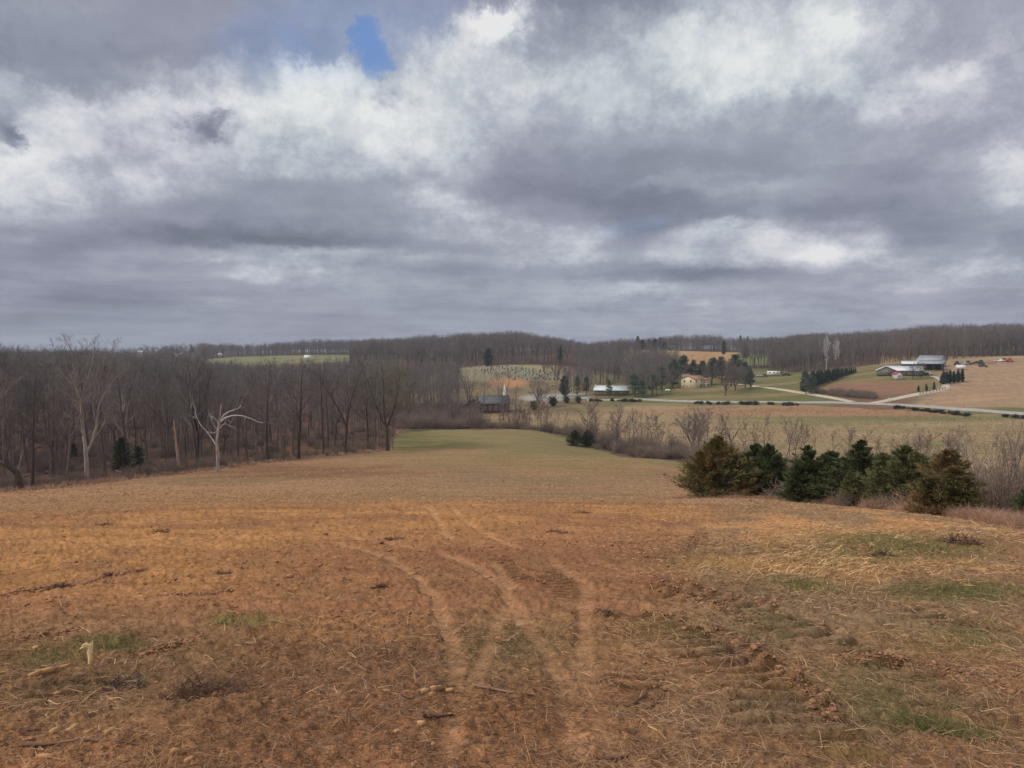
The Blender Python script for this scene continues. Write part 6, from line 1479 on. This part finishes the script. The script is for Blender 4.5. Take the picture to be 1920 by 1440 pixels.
for c in [(721,1302,28,9,0,'lone flat bright wood chip left of the centre track'),(797,1309,24,7,.3,'large chip at the left of the cluster in the centre'),(812,1303,18,6,.2,'narrow upper chip of the centre cluster'),(822,1299,16,7,.4,'squarish chip on the right of the centre cluster'),(811,1312,12,5,.1,'small lower chip of the centre cluster'),
          (846,1297,20,7,.5,'chip lying apart at the right end of the centre cluster'),(845,1343,10,6,.8,'small pale chip below the centre cluster'),(790,1369,16,7,-.4,'reddish chip pointing down right in the near centre'),(744,1381,14,5,.5,'dull chip beside a dark clod near the bottom'),(813,1395,10,4,.2,'tiny yellow chip near the bottom centre'),
          (105,1277,0,0,0,''),(200,1375,48,8,.45,'long split stick of fresh wood at the lower left'),(136,1363,24,7,.6,'stubby broken branch piece left of the long split stick'),(167,1371,18,6,.5,'flat chip between the branch piece and the long split stick'),(105,1389,16,7,.1,'pale rounded chip left of the lower sticks'),(202,1389,10,6,0,'small pinkish chip just below the long split stick'),
          (92,1422,24,9,-.2,'broad bright chip at the bottom left corner'),(329,1423,14,6,.3,'small chip near the bottom edge'),(356,1431,16,6,.1,'flat chip beside it at the bottom edge'),(122,1253,24,6,.1,'orange chip nearest the splintered stump'),(104,1261,20,6,.2,'second orange chip in the line from the stump'),(86,1269,22,6,.1,'third orange chip in the line from the stump'),
          (64,1276,16,6,.1,'last orange chip in the line from the stump'),(108,1303,14,5,.1,'low clay-coloured chip below the line of chips'),(248,1392,0,0,0,''),(914,1079,18,3.5,.1,'pale splinter cluster on the wheel track fork'),(770,1074,26,3,.1,'thin bright splinter across the left wheel track'),(1433,1068,14,4,.2,'white splinter left of the pale straw patch'),
          (1695,1080,30,4,-.1,'long bleached splinter in the straw band at right'),(1625,1049,26,4,.15,'white stick lying beside the small brush heap'),(1827,1149,12,5,.1,'small pale chip on the right grass'),(1698,1190,14,5,-.4,'straw-coloured chip on the right grass'),(1626,1226,6,12,.3,'pale upright splinter right of the deep rut'),
          (354,1086,12,4,.1,'clay-coloured chip in the left middle of the field'),(617,1127,8,5,0,'small clay chip beside the orange soil strip'),(545,1085,12,4,.1,'flat clay piece above the left wheel track'),(70,1213,12,9,0,'squarish clay lump-like chip left of the stump')]:
    if c[2]: chip(*c)
# splintered stump
x, y = hit(170, 1243, 3, 20); R = math.hypot(x, y, 2.5); u_ = R/F*1.25; o = thing('splintered_stump', 'pale splintered stump with torn fibres standing in a grass tuft at lower left', 'stump', (x, y, float(NG(x, y)[0])-.02), -atan2(x, y))
T = Geo(); T.add(*_tq(tubes(np.array([[[0,0,0],[.002,0,8*u_],[-.003,.004,17*u_],[.004,0,25*u_]]]), np.array([[3.2,3.0,3.4,2.6]])*u_, 8))); part('stem', T, STUMPW, o)
T = Geo()
for k in range(16):
    a = RL.rand()*6.28; p0 = np.array([cos(a)*2.5*u_, sin(a)*2.5*u_, 22*u_]); e = p0+np.array([RL.normal(-.5, 2.2)*u_, RL.normal(0, 2)*u_, RL.uniform(2, 8)*u_]); T.add(*_tq(tubes(np.array([[p0, (p0+e)/2+RL.normal(0, .004, 3), e]]), np.array([[.9, .6, .1]])*u_, 4)))
for pts in ([(-2,23),(-6,24),(-11,22)], [(-1,24),(-5,27),(-9,25)]): T.add(*_tq(tubes(np.array([[[a*u_, 0, b*u_] for a, b in pts]]), np.array([[1.6, 1.3, .6]])*u_, 5)))
part('splinters', T, STUMPW, o)
T = Geo()
for pts in ([(3,14),(6,8),(11,3),(18,2),(24,4)], [(-8,3),(-14,12),(-19,20)], [(16,2),(17,12),(14,24),(12,34)]): T.add(*_tq(tubes(np.array([[[a*u_, RL.normal(0, .01), b*u_] for a, b in pts]]), np.linspace(.9, .3, len(pts))[None]*u_, 4)))
part('root', T, CHIPW, o)
# sticks
def stick(pts, r, label, mat=None, name='stick', lifts=None, cat='stick'):
    P3 = []
    for i, (a, b) in enumerate(pts): x, y = hit(a, b, 3, 40); P3.append((x, y, float(NG(x, y)[0])+r*1.2+(lifts[i] if lifts else 0)))
    P3 = cr_poly(P3, 4); c0 = P3[0].copy(); T = Geo(); T.add(*_tq(tubes((P3-c0)[None], np.linspace(r, r*.5, len(P3))[None], 6)))
    ob = link_mesh(name, T.mesh(name, [mat or STICK], True), None, c0); put_props(ob, label, cat, 'sticks lying on the near ground'); return ob
stick([(126,1319),(150,1314),(172,1302),(196,1286)], .009, 'long curved pale stick below the dark twig heap at left', STRAWB)
stick([(83,1322),(86,1312),(91,1304)], .006, 'short upright pale twig at the far left'); stick([(91,1311),(104,1315),(116,1322)], .007, 'pale curved twig right of the short upright twig', STRAWB)
stick([(1150,1319),(1175,1321),(1195,1316),(1214,1304)], .014, 'dark curved stick in the middle foreground'); stick([(1216,1325),(1232,1314),(1246,1300)], .010, 'shorter dark stick right of the dark curved stick')
stick([(890,1289),(930,1298),(965,1305),(1005,1310)], .012, 'long dark branch right of the chip cluster'); stick([(905,1287),(925,1300),(940,1310)], .008, 'thin dark branch crossing the long dark branch')
stick([(795,1361),(820,1352),(850,1344)], .012, 'thick grey-brown stick slanting up in the near centre', DSTICK); stick([(752,1315),(770,1317),(778,1316)], .012, 'stubby brown stick below the chip cluster')
stick([(1120,1425),(1165,1417),(1210,1408)], .010, 'thin stick near the bottom edge right of centre'); stick([(1215,1365),(1235,1374),(1250,1380)], .006, 'pale straight twig in the lower right foreground', STRAWB)
stick([(40,1402),(90,1398),(150,1396),(210,1400),(260,1398)], .009, 'long thin stick across the bottom left corner'); stick([(30,1378),(70,1368),(92,1358)], .010, 'dark stick slanting at the bottom left'); stick([(830,1196),(822,1188)], .008, 'short dark stick on the centre track', DSTICK)
stick([(814,1230),(824,1222),(834,1212)], .008, 'dark slanting stick right of the upright weed stalk', DSTICK)
stick([(1405,938),(1420,944),(1436,952)], .03, 'grey branch lying in front of the first cedars', STICK)
# upright weed stalks
for px, py, top, lab in ((727,1235,1195,'tallest dark weed stalk standing in the centre foreground'), (711,1232,1222,'short dark weed stalk left of the tallest stalk')):
    x, y = hit(px, py, 3, 20); R = math.hypot(x, y); H_ = (py-top)/F*R*1.08; T = Geo(); T.add(*_tq(tubes(np.array([[[0,0,-.01],[-.01,0,H_*.5],[-.035,0,H_]]]), np.array([[.005,.004,.003]]), 5)))
    ob = link_mesh('weed_stalk', T.mesh('weed_stalk', [DSTICK]), None, (x, y, float(NG(x, y)[0]))); put_props(ob, lab, 'weed stalk')
# twig heaps
def heap(px, py, w, h, n, label, mat, wd=.006, name='twig_heap', lean=0, cat='twig heap'):
    x, y = hit(px, py, 3, 60); R = math.hypot(x, y, EYE-g1(x, y)); W = w/F*R/2; H_ = h/F*R; a = RL.rand(n)*6.28; r = np.sqrt(RL.rand(n)); p = np.stack([np.cos(a)*r*W, np.sin(a)*r*W*.7, (1-r)*H_*RL.rand(n)], 1)
    d = RL.normal(0, 1, (n, 3)); d[:, 2] = np.abs(d[:, 2])*.35; d[:, 0] += lean; c = grow_curves(RL, p, d, W*RL.uniform(.3, .8, n), 3, .25, -.03); c[..., 2] = np.maximum(c[..., 2], 0)
    T = Geo(); T.add(*_tq(tubes(c, taper(n, np.full(n, wd), 4, .4), 3))); a2, d2, l2, r2, _ = children(RL, c, taper(n, np.full(n, wd), 4, .4), W*np.full(n, .5), 2, .2, 1, 40, 15, .6, .3, .8); V_, t, q = slivers(RL, np.stack([a2, a2+norm(d2)*l2[:, None]], 1), np.full(len(a2), wd)); T.add(V_, t, q)
    ob = link_mesh(name, T.mesh(name, [mat]), None, (x, y, float(NG(x, y)[0]))); put_props(ob, label, cat); return ob
heap(232, 1283, 70, 11, 100, 'dark twig heap right of the splintered stump', DSTICK, .004); heap(385, 1300, 120, 12, 170, 'wide heap of dark brambles in the left foreground', STICK, .004); heap(1655, 1046, 34, 9, 120, 'small brown brush heap in the green patch at right', DSTICK, .012)
heap(1800, 1018, 60, 8, 90, 'low heap of pale and dark sticks on the right crest', STICK, .012); heap(1135, 1150, 30, 7, 60, 'small charred-looking tuft beside the right wheel track', DSTICK, .005); heap(1530, 1030, 0, 0, 1, '', STICK) if False else None
heap(1468, 936, 64, 34, 420, 'rounded pile of cut brush between the two groups of cedars', BRUSH, .014, 'brush_pile', cat='brush pile')
for k, (px, py) in enumerate(((195,985),(110,1100),(300,1000),(420,1075),(740,1010),(1095,960),(1040,1000),(715,1100))):
    heap(px, py, 34, 5, 60, ['dark torn sod in the far left of the orange soil','dark torn sod on the left edge above the ridge','small dark sod patch beside the far left orange soil','small dark sod patch in the left middle','small dark sod at the start of the two left tracks','dark sod patch near the brow at centre right','dark sod patch below the brow right of the tracks','small dark sod beside the left wheel track'][k], STICK, .006, 'torn_sod', cat='sod')
# fallen wood at the wood's edge
def log(pts, R_lo, r, label, mat):
    P3 = []
    for a, b in pts: x, y = hit(a, b, R_lo, 400); P3.append((x, y, g1(x, y)+r*.8))
    P3 = cr_poly(P3, 4); c0 = P3[0].copy(); T = Geo(); T.add(*_tq(tubes((P3-c0)[None], np.linspace(r, r*.5, len(P3))[None], 7))); ob = link_mesh('fallen_log', T.mesh('fallen_log', [mat], True), None, c0); put_props(ob, label, 'log', 'fallen logs in the wood edge')
log([(85,889),(120,889),(158,882)], 90, .35, 'dark fallen log behind the base of the tall pale forked tree', BARK); log([(0,912),(20,903),(62,888)], 90, .22, 'pale fallen branch slanting up at the far left edge', SNAGW)
log([(505,860),(530,857),(552,854)], 90, .2, 'pale fallen log beyond the dark soil strip', SNAGW); log([(668,847),(690,846),(712,845)], 90, .22, 'fallen log left of the base of the vase-shaped tree', SNAGW); log([(300,886),(320,884),(350,881)], 90, .3, 'dark fallen log at the foot of the pale snag', BARK); log([(215,884),(240,888),(262,884)], 90, .2, 'reddish branch debris right of the tall forked tree', DRYW)
# stubble on the mown slope beyond the brow
n = 90000; R = np.exp(RL.uniform(np.log(20), np.log(175), n)); az = np.radians(RL.uniform(-42, 24, n)); x = R*np.sin(az); y = R*np.cos(az); A = 960+F*np.tan(az)
k_ = (R < edge_R(A)-1) & (RL.rand(n) < .25+.75*smooth(.42, .6, fbm(x*.15, y*.5, 3))); x, y, R = x[k_], y[k_], R[k_]; n = len(x)
p0 = np.column_stack([x, y, G(x, y)-.01]); a = RL.normal(0, .7, n)+RL.choice([0, pi], n); d = np.stack([np.cos(a), np.sin(a)*.7, RL.uniform(.1, .8, n)], 1); V_, t, q = slivers(RL, np.stack([p0, p0+norm(d)*(RL.uniform(.08, .22, n)*np.clip(R/40, .8, 2.2))[:, None]], 1), np.clip(R*.0007, .012, .07)); g_ = Geo(); g_.add(V_, t, q)
put_props(link_mesh('mown_stubble', g_.mesh('mown_stubble', [STRAWM])), 'short tan stubble on the mown slope beyond the brow', 'stubble', None, 'stuff')
# stubble rows of the valley field and rough growth below the road
n = 60000; px = RL.uniform(790, 2000, n); t = RL.rand(n); Ra = np.interp(px, [740,900,1280,1400,1700,2100], [242,242,210,196,170,155]); Rb = np.interp(px, [740,880,1000,1180,1500,1920], [300,312,330,338,334,318])
R = Ra+(Rb-Ra)*t; az = np.arctan((px-960)/F); x = R*np.sin(az); y = R*np.cos(az); row = np.abs(((y+x*.12)/2.4+.5*fbm(x*.02, y*.02, 2)) % 1-.5) < .22
k_ = row & (RL.rand(n) < .35+.65*smooth(.4, .6, fbm(x*.03, y*.12, 3))); x, y, R = x[k_], y[k_], R[k_]; n = len(x)
p0 = np.column_stack([x, y, G(x, y)-.02]); d = norm(np.stack([RL.normal(0, 1, n), RL.normal(0, .3, n), RL.uniform(.2, .7, n)], 1)); V_, t, q = slivers(RL, np.stack([p0, p0+d*RL.uniform(.4, 1.1, n)[:, None]], 1), np.full(n, .16)); g_ = Geo(); g_.add(V_, t, q)
put_props(link_mesh('valley_stubble', g_.mesh('valley_stubble', [VSTUB])), 'dry tan stubble rows in the valley field below the road', 'stubble', None, 'stuff')
# rough dry grass fringe along the wood
fx = []
for k in range(9000):
    px = RL.uniform(-40, 745); e = float(edge_R(np.array([px]))[0]); fx.append(polar(px, e+RL.normal(1.5, 2.2)))
fx = np.array(fx); z = G(fx[:, 0], fx[:, 1]); n = len(fx); p0 = np.column_stack([fx, z]); d = norm(RL.normal(0, 1, (n, 3))*[1, 1, .3]+[0, 0, .9]); V_, t, q = slivers(RL, np.stack([p0, p0+d*RL.uniform(.4, 1.1, n)[:, None]], 1), np.full(n, .09)); g_ = Geo(); g_.add(V_, t, q)
put_props(link_mesh('rough_grass', g_.mesh('rough_grass', [DRYW])), 'rough dry grass fringe where the field meets the left wood', 'rough grass', None, 'stuff')
# ------------------------------------------------------------------ air
def haze(dens=.00018):
    me = bpy.data.meshes.new('haze'); bm = bmesh.new(); bmesh.ops.create_cube(bm, size=1); bm.to_mesh(me); bm.free()
    o = link_mesh('haze', me); o.scale = (9400, 9400, 126); o.location = (0, 0, -1); o['kind'] = 'stuff'
    m = bpy.data.materials.new('haze_air'); m.use_nodes = True; nt = m.node_tree; nt.nodes.clear(); out = nt.nodes.new('ShaderNodeOutputMaterial'); v = nt.nodes.new('ShaderNodeVolumePrincipled')
    v.inputs['Color'].default_value = (.80, .87, 1.0, 1); v.inputs['Density'].default_value = dens; v.inputs['Anisotropy'].default_value = .2; nt.links.new(v.outputs[0], out.inputs['Volume']); me.materials.append(m)
haze()
